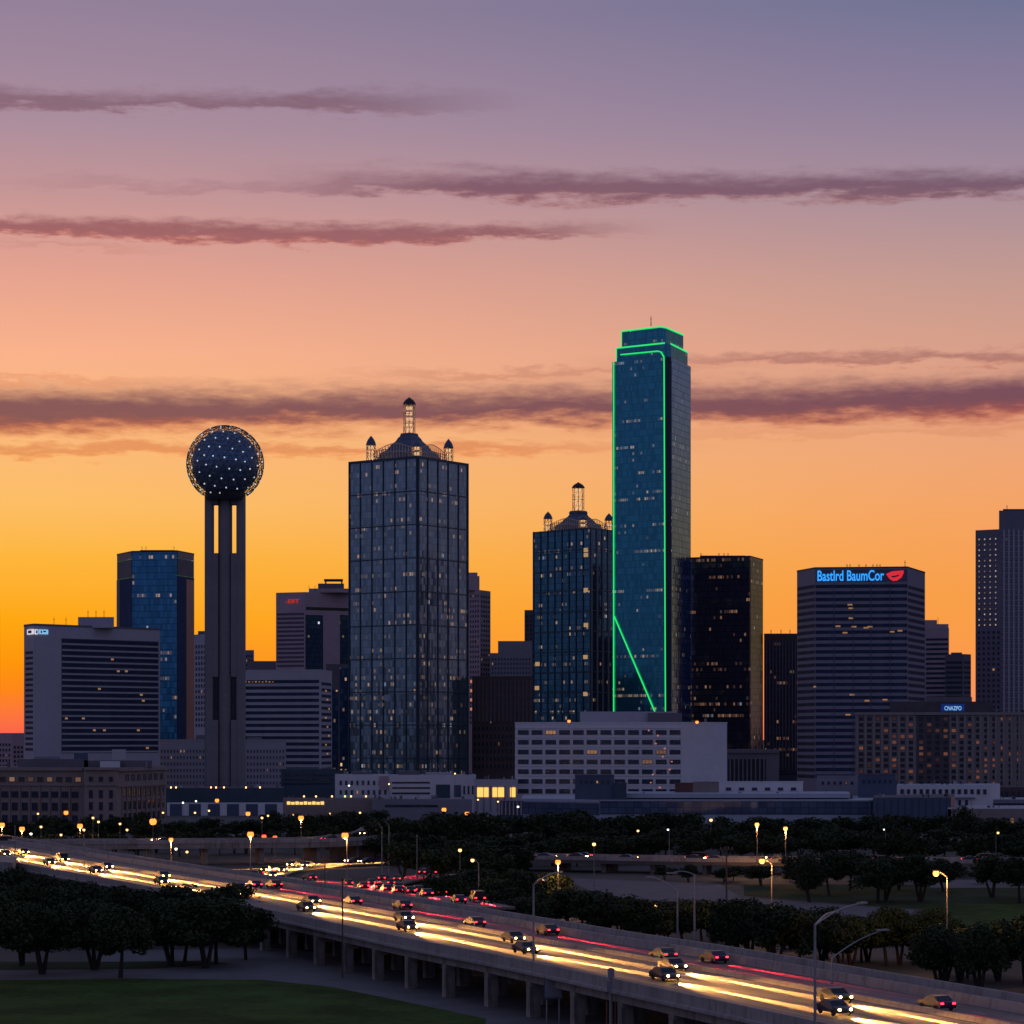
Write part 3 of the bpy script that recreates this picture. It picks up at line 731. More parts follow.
def crown(T, d, pxs, ybase, ydome, tr, cx, ycen, spx, ys0, ys1, sr, ux, yt=None):
    """pxs: (px,d) of turrets left, front, right, back"""
    z0 = T.zt; zs = ZY(ys0, d)
    L = []
    for (px, dd) in pxs:
        x, y = W(px, dd); L.append(Vector((x-T.o.x, y-T.o.y, 0)))
    for k, p in enumerate(L):
        hh = (ZY(ydome, d)-z0)*(0.62 if k == 1 else 1)
        turret(T.root, (p.x, p.y, z0), tr, hh*.62, hh*.22)
    cc = W(cx, d); c = Vector((cc[0]-T.o.x, cc[1]-T.o.y, 0))
    rr = (L[0]-c).length*.80
    ang = math.atan2((L[1]-c).y, (L[1]-c).x)
    H = zs-z0
    b = MB(); prof = [(rr*1.12, 0),(rr*1.12, H*.10),(rr*.98, H*.10),(rr*.92,H*.32),(rr*.72,H*.42),(rr*.58,H*.60),(rr*.42,H*.74),(rr*.36,H*.84),(sr*1.7,H*.90),(sr*1.5,H*1.0),(0,H*1.0)]
    b.lathe(prof, n=4, rot=ang); b.obj('stepped_roof', M_slate, T.root, (c.x, c.y, z0))
    # lattice screens from turret to turret, rising to the middle
    for i, (p, q) in enumerate(((L[0], L[1]), (L[1], L[2]), (L[2], L[3]), (L[3], L[0]))):
        b = MB(); n = 16; prev = None
        for k in range(n+1):
            t = k/n; v = p.lerp(q, t); h = H*(.34+.20*math.sin(math.pi*t)**2)
            b.bar((v.x,v.y,0), (v.x,v.y,h), .20, n=4)
            if prev is not None:
                pv, ph = prev
                b.bar((pv.x,pv.y,ph), (v.x,v.y,h), .2, n=4); b.bar((pv.x,pv.y,ph*.5), (v.x,v.y,h*.5), .20, n=4)
                b.bar((pv.x,pv.y,0), (v.x,v.y,h*.5), .16, n=4)
            prev = (v, h)
        b.obj('lattice_screen', M_latc, T.root, (0,0,z0))
    o = turret(T.root, (c.x, c.y, zs-.1), sr, (ZY(ys1, d)-zs)*.80, (ZY(ys1, d)-zs)*.12, M_dark, 8, 'spire')
    # lit lantern on the front corner
    f = L[1]*.8+c*.2
    b = MB(); b.box((0,0,H*.30), (2.6,2.6,H*.30), 0, (math.cos(ang), math.sin(ang))); b.obj('lantern', M_slate, T.root, (f.x,f.y,z0))
# --- 9 big grid tower
G9 = curtain('grid_tower_glass', (.20,.275,.30), 1.55, 3.7, .08, litc=(1,.60,.30), ls=.20, metal=.72, rows=.75, line=.75, jit=.02)
G9b = curtain('grid_tower_glass_side', (.085,.21,.26), 1.55, 3.7, .08, litc=(1,.68,.38), ls=.28, metal=.72, rows=.75, line=.7)
T9 = B_('spired_glass_tower', 'tall dark glass tower with square grid and a lattice spire rising between small domes', [(349,1533),(417.5,1500),(468,1543)], 456, 1, [(402,1580)], G9, part='glass_facade', roof=M_slate)
M_mul = mat('dark_blue_mullion', (.045,.075,.095), .5, .3)
# left face: wall already glass. heavy grid ribs and storey belts
for k in range(1, 6): T9.slab('rib', 0, 349+k*11.45-.3, 349+k*11.45+.3, 457, 778, M_mul, .45)
for k in range(1, 5): T9.slab('rib', 1, 417.5+k*10.2-.27, 417.5+k*10.2+.27, 457, 778, M_mul, .45)
T9.slab('corner_rib', 0, 416.6, 417.5, 455.4, 778, M_mul, .6); T9.slab('corner_rib', 1, 417.7, 418.7, 455.4, 778, M_mul, .6)
T9.slab('edge_rib', 0, 349.1, 349.9, 457, 778, M_mul, .6); T9.slab('edge_rib', 1, 467.2, 467.9, 457, 778, M_mul, .6)
for k in range(10):
    z = T9.zt-.6-k*18.0
    for i in (0, 1):
        a, u, n, L = T9.face(i); c = a+u*L/2+n*.15
        b = MB(); b.box((0,0,0), (L-.4, .6, .6 if k else 1.4), 0, (u.x,u.y)); b.obj('belt', M_mul, T9.root, (c.x, c.y, z))
crown(T9, 1540, [(371,1532),(417,1508),(448.5,1548),(404,1572)], 456, 436.5, 2.4, 409.3, 0, 409, 433.5, 397, 3.1, (1,0))
# --- 12 second spired tower
G12 = curtain('second_spire_glass', (.06,.17,.23), 1.8, 3.9, .07, litc=(1,.66,.34), ls=.26, metal=.7, rows=.6, line=.45)
T12 = B_('smaller_spired_tower', 'shorter dark glass tower with small lattice spire partly hidden by the green outlined tower', [(533,1840),(590.5,1800),(636,1850)], 527.5, 1, [(580,1890)], G12, part='glass_facade', roof=M_slate)
for k in range(0, 9): T12.slab('rib', 0, 533.2+k*7.1, 533.9+k*7.1, 528.5, 725, M_mul, .5)
for k in range(0, 7): T12.slab('rib', 1, 590.6+k*5.6, 592+k*5.6, 528.5, 725, M_grey, .6)
for k in range(12):
    z = T12.zt-.6-k*13.2
    for i in (0, 1):
        a, u, n, L = T12.face(i); c = a+u*L/2+n*.15
        b = MB(); b.box((0,0,0), (L-.4, .6, .8), 0, (u.x,u.y)); b.obj('belt', M_mul, T12.root, (c.x, c.y, z))
for (x, y) in ((583.5,590),(583.5,625),(583,657),(583,694),(535,664),(534.5,688),(583.5,550),(583.5,555)):
    T12.slab('lit_window', 0, x+1, x+4.6, y-2, y+2, emit('gold_room_light', (1,.60,.28), .4), .7)
crown(T12, 1840, [(548,1836),(583,1806),(609,1850),(575,1878)], 527.5, 511.5, 2.6, 578.3, 0, 578, 511, 482, 3.7, (1,0))
# --- 10 masonry tower right of grid tower
T10 = B_('stone_tower', 'pale stone tower with a rounded top peeking out right of the big grid tower', [(466,1760),(480,1750),(490.5,1765)], 590, 1, 20, M_rose)
T10.roofbox('rounded_top', 466, 479.5, 576, 1753, 12, M_rose); T10.roofbox('rounded_top', 467.5, 477.5, 572.5, 1754, 10, M_rose, 576)
T10.grid(1, 480.5, 490, 594, 720, 4, 26, .45, .5, M_pane, cap=100); T10.grid(0, 469.5, 479.5, 594, 725, 4, 26, .45, .5, M_pane, cap=0)
for k in range(8): T10.slab('lit_window', 0, 470.5+(k%2)*2.6, 472.2+(k%2)*2.6, 680+k*4.6, 683+k*4.6, emit('rose_room_light', (1,.35,.2), .5), .3)
# --- 11 brown group
T11 = B_('brown_office_block', 'dark brown brick office block right of the big grid tower', [(472,1560),(533,1550)], 676, 1, 30, M_brown)
T11.ribs(0, 473, 533, 680, 722, 15, M_mid, .25, 'pilaster', .3); T11.grid(0, 473, 533, 680, 770, 15, 12, .42, .5, M_paned, cap=100)
T11b = B_('stepped_grey_block', 'stepped grey office block rising behind the dark brown block', [(490,1720),(532,1720)], 653, 0, 30, M_grey)
T11b.roofbox('upper_storeys', 498, 532, 641, 1724, 24, M_grey); T11b.grid(0, 491, 531, 657, 675, 13, 4, .5, .5, M_pane)
T11c = B_('narrow_dark_block', 'narrow dark block against the left side of the smaller spired tower', [(524.5,1900),(545,1900)], 610, 0, 20, M_mid)
T11c.grid(0, 525, 533, 614, 650, 2, 8, .5, .5, M_paned)
# --- 13 green outlined tower
G13 = curtain('green_tower_glass', (.045,.235,.31), 1.5, 4.0, .24, litc=(1,.72,.42), ls=.20, metal=.75, rows=.22, line=.75, jit=.008, litw=.4)
T13 = B_('outlined_skyscraper', 'tallest skyscraper of dark blue glass edged with glowing green light lines', [(612.3,1716),(665,1692),(671.5,1696),(690.8,1738)], 362, 0, [(640,1765)], G13, part='glass_facade', roof=M_slate)
def inset(T, px, z0, z1, nm, m):
    P = [Vector(W(x, d))-T.o for x, d in px]; b = MB(); b.prism([(p.x,p.y) for p in P], z0, z1, top=1); b.obj(nm, [m, M_slate], T.root); return P
dref = 1692.0
z2 = ZY(342.5, dref); z3 = ZY(325.5, dref); zmid = ZY(362, 1716)
P2 = inset(T13, [(616.8,1716),(664.5,1694),(671.0,1698),(687.6,1735),(640,1760)], zmid, z2, 'upper_tier', G13)
P3 = inset(T13, [(621.8,1716),(660.5,1697),(666,1701),(683.3,1732),(640,1755)], z2, z3, 'top_tier', G13)
T13.slab('side_glass', 2, 671.8, 690.5, 362.5, 720, curtain('outlined_tower_side_glass', (.21,.32,.62), 1.5, 4.0, .05, ls=.15, metal=.95, rows=.3), .1)  # same tower glass, retinted on this side to correct its sky reflection
T13.slab('chamfer_panel', 1, 665.3, 671.2, 352, 720, mat('black_glass_panel', (.015,.03,.04), .25, .4), .12)
def tube(T, pts, nm='light_line', r=.42):
    b = MB()
    for p, q in zip(pts[:-1], pts[1:]): b.bar(p, q, r, n=6)
    return b.obj(nm, M_green, T.root)
def fp(T, i, px, py, proud=.6):
    a, u, n, L = T.face(i); t = T.uat(i, px); p = a+u*t+n*proud; d = T.o.y+p.y; return Vector((p.x, p.y, ZY(py, d)))
tube(T13, [fp(T13,0,614.2,362), fp(T13,0,614.2,716)])
tube(T13, [fp(T13,0,620.5,354.8,.0)+Vector((0,-.5,0)), fp(T13,0,657.5,351.2,.0)+Vector((0,-.5,0)), fp(T13,0,661.5,352), fp(T13,0,664.4,357), fp(T13,0,664.6,364), fp(T13,0,666,716)])
tube(T13, [fp(T13,0,614.6,616), fp(T13,0,658,718)])
b = MB(); f0 = (P2[0]); 
b.prism([tuple(fp(T13,0,616.8,0,-.05).xy), tuple(fp(T13,0,664.9,0,-.05).xy), tuple((fp(T13,0,664.9,0,-.05).xy)+Vector((0,2.0))), tuple((fp(T13,0,616.8,0,-.05).xy)+Vector((0,2.0)))], zmid, ZY(352.5, dref)); b.obj('facade_cap', G13, T13.root)
def ring(P, z, idx):
    pts = [Vector((P[i].x, P[i].y-.45, z)) for i in idx]; tube(T13, pts, r=.5)
ring(P2, z2-.1, (0,1)); ring(P2, z2-.1, (2,3)); ring(P3, z3-.1, (0,1,2,3))
tube(T13, [Vector((P2[0].x-.3,P2[0].y-.3,z2)), Vector((P2[0].x-.3,P2[0].y-.3,zmid))], r=.3)
tube(T13, [Vector((P3[0].x-.3,P3[0].y-.3,z3)), Vector((P3[0].x-.3,P3[0].y-.3,z2))], r=.25)
T13.mast(651, 316, 326, 1720, .3)
# --- 14 dark slab
G14 = curtain('dark_tower_glass', (.09,.085,.12), 1.5, 3.7, .16, litc=(1,.5,.28), ls=.16, metal=.6, rows=.35)
G14s = curtain('dark_tower_side_glass', (.15,.145,.25), 1.5, 3.7, .03, ls=.25, metal=.95, rows=.35)  # copy of the dark glass, its tint set to tame the side's orange reflection
T14 = B_('dark_glass_tower', 'plain dark glass tower immediately right of the green outlined skyscraper', [(683,1800),(750,1780),(763,1815)], 557, 1, 40, G14, part='glass_facade')
T14.slab('side_glass', 1, 750.5, 762.5, 557.5, 750, G14s, .2)
T14.parapet(.9, .5, M_dark); T14.roofbox('roof_plant', 700, 745, 555.5, 1795, 14, M_dark)
for px in (701, 719, 724, 728): T14.mast(px, 553, 556, 1790, .25)
# --- 15
T15 = B_('dark_ribbed_tower', 'smaller dark tower with vertical ribs between the dark glass tower and the banded tower', [(764,1860),(800,1860)], 633.5, 0, 30, mat('charcoal_stone', (.07,.065,.085), .7))
T15.ribs(0, 765, 797, 641, 770, 10, M_mid, .3, 'pilaster', .5)
T15.slab('glass_field', 0, 765, 797, 641, 775, G14, .15)
for px in (771, 781, 790): T15.mast(px, 629.5, 634, 1865, .25)
# --- 16 banded sign tower
M_ch = mat('charcoal_band', (.085,.08,.105), .6, .1, var=.1)
G16 = curtain('banded_tower_glass', (.08,.10,.15), 1.6, 60.0, .0, metal=.6, line=.6)
T16 = B_('banded_sign_tower', 'broad dark banded tower with blue lettering and a red emblem lit at its top', [(797,1532),(815,1503),(907.5,1496),(925,1545)], 568.5, 1, 34, mat('lilac_band', (.23,.215,.265), .7, var=.08), roof=M_roofd)
T16.slab('sign_fascia', 1, 816, 907, 569.5, 581.5, M_slate, .2)
for i, (x0, x1, off) in enumerate(((797.6,814.6,1.5),(815.4,907.2,0),(908,924.6,3.0))):
    for k in range(30):
        y = 584.5+off*(1-k/30)+k*6.55
        T16.slab('window_band', i, x0, x1, y, y+3.3, M_bandg, .12)
for x in (834, 853, 871, 890): T16.slab('vertical_rib', 1, x-.3, x+.3, 583, 780, M_slate, .3)
sign_on(T16, 1, 817.5, 884, 570.6, 581.2, 'Bastlrd BaumCor', M_blueS, .6, label='blue lit lettering along the top of the tower')
# red emblem: a bowl shaped flag
a, u, n, L = T16.face(1)
def emblem(pts, m, proud, nm, root):
    b = MB(); F_ = [fp(T16,1,x,y,proud) for x, y in pts]; K = [p-Vector((n.x,n.y,0))*.3 for p in F_]
    b.face(list(reversed(F_))); 
    for i in range(len(F_)): j = (i+1)%len(F_); b.face([F_[i],F_[j],K[j],K[i]])
    return b.obj(nm, m, root)
em = emblem([(886,574),(892,571.4),(903.5,570.3),(903.8,572.6),(901.5,577.5),(897,580.6),(893,581),(889.5,578.8)], M_redS, .75, 'emblem', T16.root); em['label'] = 'red bowl shaped lit emblem'
emblem([(890.5,576.2),(896,575.4),(900,574),(898,576.4),(893,577.6)], M_slate, .82, 'emblem_slit', T16.root)
T16.parapet(.7, .5, M_dark)
for px in (847, 850, 859, 866, 873, 877, 880, 905): T16.mast(px, 564 if px != 905 else 560, 568, 1515, .22)
for (x, y) in ((850,604),(851,607.5),(851,617.5),(870,626),(866,627),(838,625.5),(900,630),(845,632),(854,626),(892,631),(867,700),(885,699),(848,714),(852,694),(811,686),(860,735)):
    T16.slab('lit_window', 1, max(x-2.4,816), x+2.4, y, y+1.5, emit('dim_room_light',(1,.5,.2),.28), .25)
# --- 17 stepped behind
T17 = B_('stepped_purple_block', 'stepped purple grey block rising right of the banded sign tower', [(915,1800),(949,1790)], 628, 1, 26, M_rose)
T17.roofbox('upper_storeys', 915, 937, 620, 1797, 20, M_rose); T17.roofbox('upper_storeys', 937, 948.5, 624, 1797, 18, M_rose)
T17.bands(0, 926, 948, 637, 700, 13, M_bandg, .45); T17.mast(938, 617, 624, 1797)
T17b = B_('lower_purple_block', 'lower purple grey block with window bands beside the stepped purple block', [(945,1750),(963,1745),(971,1752)], 654, 1, 24, M_mid)
T17b.bands(0, 946, 962, 660, 705, 9, M_bandg, .45); T17b.bands(1, 964, 970.5, 660, 705, 9, M_bandg, .45)
T17b.roofbox('roof_plant', 951, 962, 652.5, 1750, 10, M_mid)
# --- 18 far right tower
T18 = B_('grid_window_tower', 'tall dark tower at the right edge with a grid of small pale lit windows', [(975.5,1625),(1003,1615),(1060,1615)], 529, 1, 34, mat('plum_stone', (.17,.155,.20), .7, var=.08))
T18.grid(0, 976.5, 998.5, 537, 628, 4, 17, .42, .48, M_panel_, M_mid, name='lit_window', frame=.3)
T18.grid(0, 976.5, 1001, 630, 715, 5, 16, .5, .5, M_paned, M_mid, cap=80)
T18b = T18.roofbox('upper_block', 999, 1062, 510.5, 1617, 30, MATS['plum_stone'])
T18.grid(1, 1004, 1048, 531, 715, 9, 34, .56, .56, M_paned, M_grey, cap=0, frame=.35)
T18.ribs(1, 1001.5, 1050.5, 529.5, 716, 10, M_lilac, .30, 'pilaster', .4)
for k in range(33): T18.slab('floor_band', 1, 1001.6, 1050.4, 534.5+k*5.41, 536.2+k*5.41, M_grey, .3)
T18.roofbox('roof_plant', 1003, 1040, 509, 1622, 14, M_dark); T18.mast(1007, 505, 510, 1622, .2)
# --- 19 hotel
T19 = B_('hotel_block', 'wide brown hotel with vertical window rows and a small blue lit sign on its roof', [(855,1292),(915.5,1290),(1075,1290)], 712.5, 1, 26, M_beige)
T19.slab('recess_shade', 1, 916, 949.5, 714, 786, mat('recess_shade_paint', (.085,.08,.085), .6), .02)  # flat dark sheet, its colour standing in for the shade of a recess
T19.grid(0, 857, 915, 716, 786, 7, 12, .55, .62, M_paneh, M_brown, cap=84)
T19.grid(1, 917, 1023, 716, 786, 13, 12, .55, .62, M_paneh, M_brown, cap=16)
T19.ribs(0, 853, 911.5, 715, 786, 7, M_beige, .30, 'pilaster', .6); T19.ribs(1, 953, 1031, 715, 786, 10, M_beige, .30, 'pilaster', .6)
T19.slab('cornice', 0, 855.2, 915.4, 712, 715, M_beige, .9); T19.slab('cornice', 1, 915.8, 1074, 712, 715, M_beige, .9)
T19.roofbox('roof_storey', 890, 993, 701.5, 1296, 16, mat('dark_roof_storey', (.09,.075,.08), .8)); T19.roofbox('roof_plant', 926, 972, 697, 1299, 10, M_mid)
zz = ZY(710.3, 1296); text_obj('sign_lettering', 'CNAZPO', M_ltblue, T19.root, (W(944.5,1295.4)[0]-T19.o.x, 1295.4-T19.o.y, zz), 17/F*1296, 4.2/F*1296, (1,0), label='small pale blue lit lettering')
T19.roofbox('sign_board', 941, 964.5, 704, 1295.7, .2, emit('blue_sign_board', (.0,.03,.25), .5), 711.5)
# --- 20 white office
T20 = B_('white_office_building', 'low white office building with seven rows of paired windows and a blank right end', [(515,1150),(682,1143),(727,1152)], 723.5, 1, 34, M_white, roof=M_roofw)
T20.grid(0, 516.5, 682, 727.5, 796, 12, 7, .78, .46, M_pane, M_dark, mull=2, frame=.18)
for k in range(8): T20.slab('sill_band', 0, 515.3, 681.8, 727.3+k*9.55, 728.2+k*9.55, M_white, .22)
T20.roofbox('penthouse', 580, 676, 711.5, 1152, 20, M_lilac); T20.roofbox('penthouse_wing', 648, 682, 713, 1150, 1.5, M_mid, 723.6)
T20.parapet(.6, .4, M_white)
for k in range(10): T20.slab('lit_window', 0, 648+(k*7)%26, 649.6+(k*7)%26, 730+(k*13)%60, 731.2+(k*13)%60, emit('rose_room_light', (1,.35,.2), .5), .3)
# --- 21 small pilaster building
T21 = B_('columned_hall', 'small brown hall with tall dark slots beside the white office building', [(727,1235),(779,1235)], 749.5, 0, 24, M_mid)
T21.ribs(0, 728, 766, 759, 788, 9, M_mid, .35, 'pilaster', .7); T21.slab('recess', 0, 728, 766, 759, 788, M_dark, .1); T21.slab('cornice', 0, 727, 779, 750, 753, M_mid, .8)

# --- 22 convention hall group
T22 = B_('convention_hall', 'long low hall with pale roof edge and continuous dark blue window strip', [(521,1030),(600,1010),(870,1005),(905,1010)], 800, 1, 70, M_roofw, roof=M_roofw)
for i, (x0, x1) in enumerate(((522,599.5),(600.3,869.5),(870.3,904.5))):
    T22.slab('window_strip', i, x0, x1, 801.5 if i != 0 else 803, 814.5, curtain('strip_glass', (.14,.18,.27), 3.0, 2.2, .0, metal=.5, line=.5), .15)
    T22.slab('roof_edge', i, x0-.3, x1+.3, 796.5 if i != 0 else 799, 801.2 if i != 0 else 802, M_roofw, .5)
T22.roofbox('upper_roof', 590, 850, 793.5, 1020, 40, M_roofw, 798)
D22 = [('rooftop_box','dark grey rooftop box standing on the convention hall in front of the white office', 575,614,776,1016,14,M_slate),
       ('teal_annex','small teal box beside the dark grey rooftop box', 614,626.5,784,1014,8,M_teal),
       ('brick_annex','small reddish roof hut in front of the white office blank wall', 675,693,784,1040,8,M_redd),
       ('tan_annex','small tan roof hut beside the reddish roof hut', 693,719,783,1040,8,M_lime),
       ('white_annex','low white block above the convention hall roof right of the tan hut', 719,803,783,1060,20,M_white),
       ('grey_lobby','grey block between the white block and the blue grey box', 817,858,777,1085,16,M_grey),
       ('blue_grey_box','blue grey windowless box standing in front of the hotel', 858,896,775.5,1050,20,M_slate)]
for nm, lb_, x0, x1, yt, d, dep, m in D22:
    q = B_(nm, lb_, [(x0,d),(x1,d)], yt, 0, dep, m); q.parapet(.4, .3, m)
    q.roofbox('roof_vent', (x0+x1)/2-1.5, (x0+x1)/2+1.5, yt-1.6, d+3, 2, M_grey)
    if x1-x0 > 30: q.grid(0, x0+3, x1-3, yt+3, yt+9, 6, 1, .4, .5, M_pane)
Bb = B_('blue_box_hall', 'large dark blue windowless hall at the right behind the trees', [(873,985),(951,985),(955,1010)], 797.5, 0, 40, M_slate)
Bb.ribs(0, 874, 950, 799, 832, 11, M_teal, .12, 'panel_joint', .15)
Bw = B_('white_terrace_building', 'white two storey building with dark windows below the hotel', [(897,1120),(990,1115),(1000,1130)], 785, 1, 24, M_white, roof=M_roofw)
Bw.grid(0, 899, 988, 788, 795, 14, 1, .55, .7, M_pane, M_mid); Bw.slab('canopy', 0, 905, 975, 796.5, 798, M_roofw, 1.5)
Bw.grid(0, 915, 970, 799, 806, 8, 1, .45, .8, M_pane, M_mid)
Bx = B_('beige_low_building', 'long beige low building at the right edge behind the trees', [(948,985),(1075,985)], 809, 0, 30, M_lime, roof=M_roofw)
Bx.grid(0, 952, 1024, 817, 827, 9, 1, .45, .8, M_paned, M_brown); Bx.parapet(.5,.4,M_white)
By = B_('flat_roof_building', 'flat roofed grey building at the right edge above the beige building', [(990,1120),(1075,1120)], 799.5, 0, 40, M_grey, roof=M_roofw)
By.bands(0, 992, 1040, 802, 808, 1, M_paned, .6)
Bz = B_('brick_annex_block', 'low brown block at the right edge below the hotel', [(990,1180),(1075,1180)], 787, 0, 16, M_brown)
Bz.grid(0, 992, 1040, 790, 798, 8, 1, .5, .6, M_paned)

RR = random.Random(21)
def clutter(B, n, x0, x1, d, hmax=1.8):
    for k in range(n):
        x = RR.uniform(x0, x1); dd = d+RR.uniform(2, 12); wpx = RR.uniform(.7, 3.2); zt_ = B.zt+RR.uniform(.5, hmax)
        o = B.roofbox('roof_unit', x, x+wpx, YH-(zt_-HC)*F/dd, dd, RR.uniform(1, 2.5), RR.choice((M_grey, M_mid, M_dark, M_roofw)))
    for k in range(max(1, n//4)):
        x = RR.uniform(x0, x1); dd = d+RR.uniform(2, 8); B.mast(x, YH-(B.zt+RR.uniform(2,4)-HC)*F/dd, YH-(B.zt-HC)*F/dd, dd, .07)
clutter(T22, 26, 595, 860, 1022, 2.6); clutter(Bw, 10, 900, 985, 1123); clutter(Bb, 8, 876, 948, 988, 1.3); clutter(Bx, 8, 955, 1020, 988, 1.4)
clutter(T20, 10, 520, 722, 1156, 2.2); clutter(By, 6, 992, 1022, 1124); clutter(T19, 8, 858, 1022, 1294, 2.0)
# --- 23 courthouse, left
T23 = B_('courthouse', 'broad beige stone building with rows of dark windows at the lower left edge', [(-50,960),(84,948),(84.5,940),(117,938),(166,985)], 768, 3, 40, M_lime)
T23.slab('cornice', 0, -45, 83.5, 767.2, 770.5, M_lime, .9); T23.slab('cornice', 2, 84.8, 116.7, 766.8, 770, M_lime, .9); T23.slab('cornice', 3, 117.3, 165.8, 767.5, 770.5, M_lime, .9)
T23.slab('string_course', 0, -45, 83.5, 784, 785.6, M_lime, .5); T23.slab('string_course', 2, 84.8, 116.7, 784, 785.6, M_lime, .5); T23.slab('string_course', 3, 117.3, 165.8, 784.5, 786, M_lime, .5)
T23.grid(0, -2, 83, 775, 783, 9, 1, .62, .6, M_panew, M_brown)
T23.grid(0, 0, 80, 788, 800, 8, 1, .68, .52, M_paned, M_brown, mull=1)
T23.grid(0, 0, 80, 800, 812, 8, 1, .60, .66, M_paned, M_brown, mull=1)
T23.grid(0, 0, 80, 812, 824, 8, 1, .55, .6, M_paned, M_brown, mull=1)
T23.grid(2, 86, 116, 775, 783, 3, 1, .4, .6, M_paned, M_brown); T23.grid(2, 86, 116, 788, 824, 3, 3, .38, .66, M_paned, M_brown)
T23.grid(3, 124, 164, 773, 783, 7, 1, .55, .62, M_paned, M_brown); T23.grid(3, 122, 165, 787, 799, 9, 1, .5, .72, M_paned, M_brown); T23.grid(3, 122, 165, 800, 812, 9, 1, .5, .72, M_paned, M_brown); T23.grid(3, 122, 165, 812, 824, 9, 1, .5, .7, M_paned, M_brown)
T23.ribs(3, 119.5, 163, 786.5, 826, 9, M_lime, .18, 'pilaster', .4); T23.ribs(0, -5, 75, 786, 826, 8, M_lime, .1, 'pilaster', .4)
T23.roofbox('roof_storey', 18, 84, 759, 962, 14, M_mid); T23.roofbox('roof_storey', 84, 152, 760.5, 965, 12, M_mid)
T23.roofbox('white_plant_box', 100, 120, 761.5, 958, 6, M_white); T23.roofbox('plant_tower', 112, 126, 749.5, 968, 6, M_lilac); T23.roofbox('roof_plant', 74, 88, 753, 965, 5, M_slate)
T23.roofbox('roof_plant', 34, 60, 756.5, 968, 6, M_grey)
T23.slab('entrance', 0, 18, 42, 823.5, 832, M_redd, .6)

# --- 24 low centre strip
L1 = B_('low_teal_hall', 'long low teal hall with small roof lamps at the ball tower base', [(166,1150),(284,1150)], 788, 0, 30, M_teal)
L1.slab('pale_lower_wall', 0, 167, 283, 802.5, 818, M_white, .3)
for k in range(6): L1.slab('wall_panel', 0, 170+k*19, 182+k*19, 804, 816, M_slate, .4)
for x in (171, 176, 211, 216, 224, 246, 260): L1.roofbox('parapet_lamp', x-.7, x+.7, 786.6, 1150, .6, M_yel, 788.4)
L2 = B_('dark_plant_block', 'dark block behind the yellow lit row left of centre', [(281,1260),(336,1260)], 769, 0, 20, M_teal)
L2.bands(0, 284, 333, 773, 786, 3, M_paned, .4)
L3 = B_('lit_arcade', 'low cream arcade with a row of yellow lit openings left of centre', [(283,1070),(384,1070)], 798.5, 0, 16, M_lime)
for k in range(9): L3.slab('lit_opening', 0, 287+k*4.2, 290.4+k*4.2, 801.5+(k%2)*.5, 804.6, M_warm2, .2)
for x in (304, 316, 332, 345, 351, 366): L3.roofbox('parapet_lamp', x-.8, x+.8, 795.6, 1070, .6, M_yel, 797.2)
L4 = B_('white_service_block', 'white service block under the big grid tower left half', [(335,1190),(390,1190)], 774.5, 0, 20, M_white, roof=M_roofw)
L4.grid(0, 338, 388, 778, 797, 9, 2, .4, .45, M_pane); L4.roofbox('roof_plant', 352, 372, 771.5, 1195, 6, M_mid)
L4.slab('pink_panel', 0, 379, 388, 776, 790, M_rose, .3)
L5 = B_('white_podium', 'long white podium building with a dark square opening below the big grid tower', [(390,1175),(476,1175)], 775, 0, 24, M_white, roof=M_roofw)
L5.slab('dark_opening', 0, 436, 450, 784.5, 798, M_teal, .2); L5.slab('loading_door', 0, 454, 461, 785, 797, M_slate, .2)
L5.bands(0, 392, 430, 780, 796, 3, M_paned, .35); L5.grid(0, 462, 475, 784, 796, 3, 1, .4, .7, M_pane)
L5.roofbox('roof_plant', 398, 420, 771, 1180, 8, M_mid); L5.roofbox('roof_plant', 426, 452, 772.5, 1180, 8, M_lilac)
L6 = B_('grey_shed', 'low grey shed in front of the white podium', [(372,1060),(472,1055)], 800, 1, 18, M_grey, roof=M_roofd)
L6.bands(0, 385, 438, 803, 809, 1, M_paned, .4)
L7 = B_('warm_lit_building', 'small building with three bright yellow windows left of the white office', [(474,1130),(517,1130)], 779.5, 0, 18, M_lilac)
for x in (482.5, 498.5, 512.8):
    L7.slab('lit_window', 0, x-(6 if x < 510 else 2.6), x+(6 if x < 510 else 2.6), 787.5, 797, M_warm, .25)
for k in range(6): L7.slab('mullion', 0, 476.5+k*6.9, 477.1+k*6.9, 786, 812, M_mid, .5)
L8 = B_('small_kiosk', 'small dark kiosk with pale posts below the three yellow windows', [(500,1010),(523,1010)], 801, 0, 8, M_teal)
L8.ribs(0, 500, 523, 802, 815, 6, M_rose, .3, 'post', .4)

clutter(T23, 14, 2, 160, 962, 2.4); clutter(L1, 12, 168, 280, 1153, 1.4); clutter(L3, 8, 288, 380, 1073, 1.4); clutter(L5, 10, 392, 472, 1180, 2.0); clutter(L6, 9, 375, 468, 1062, 1.6); clutter(L4, 6, 337, 386, 1194, 1.6); clutter(L7, 4, 476, 513, 1134, 1.6)
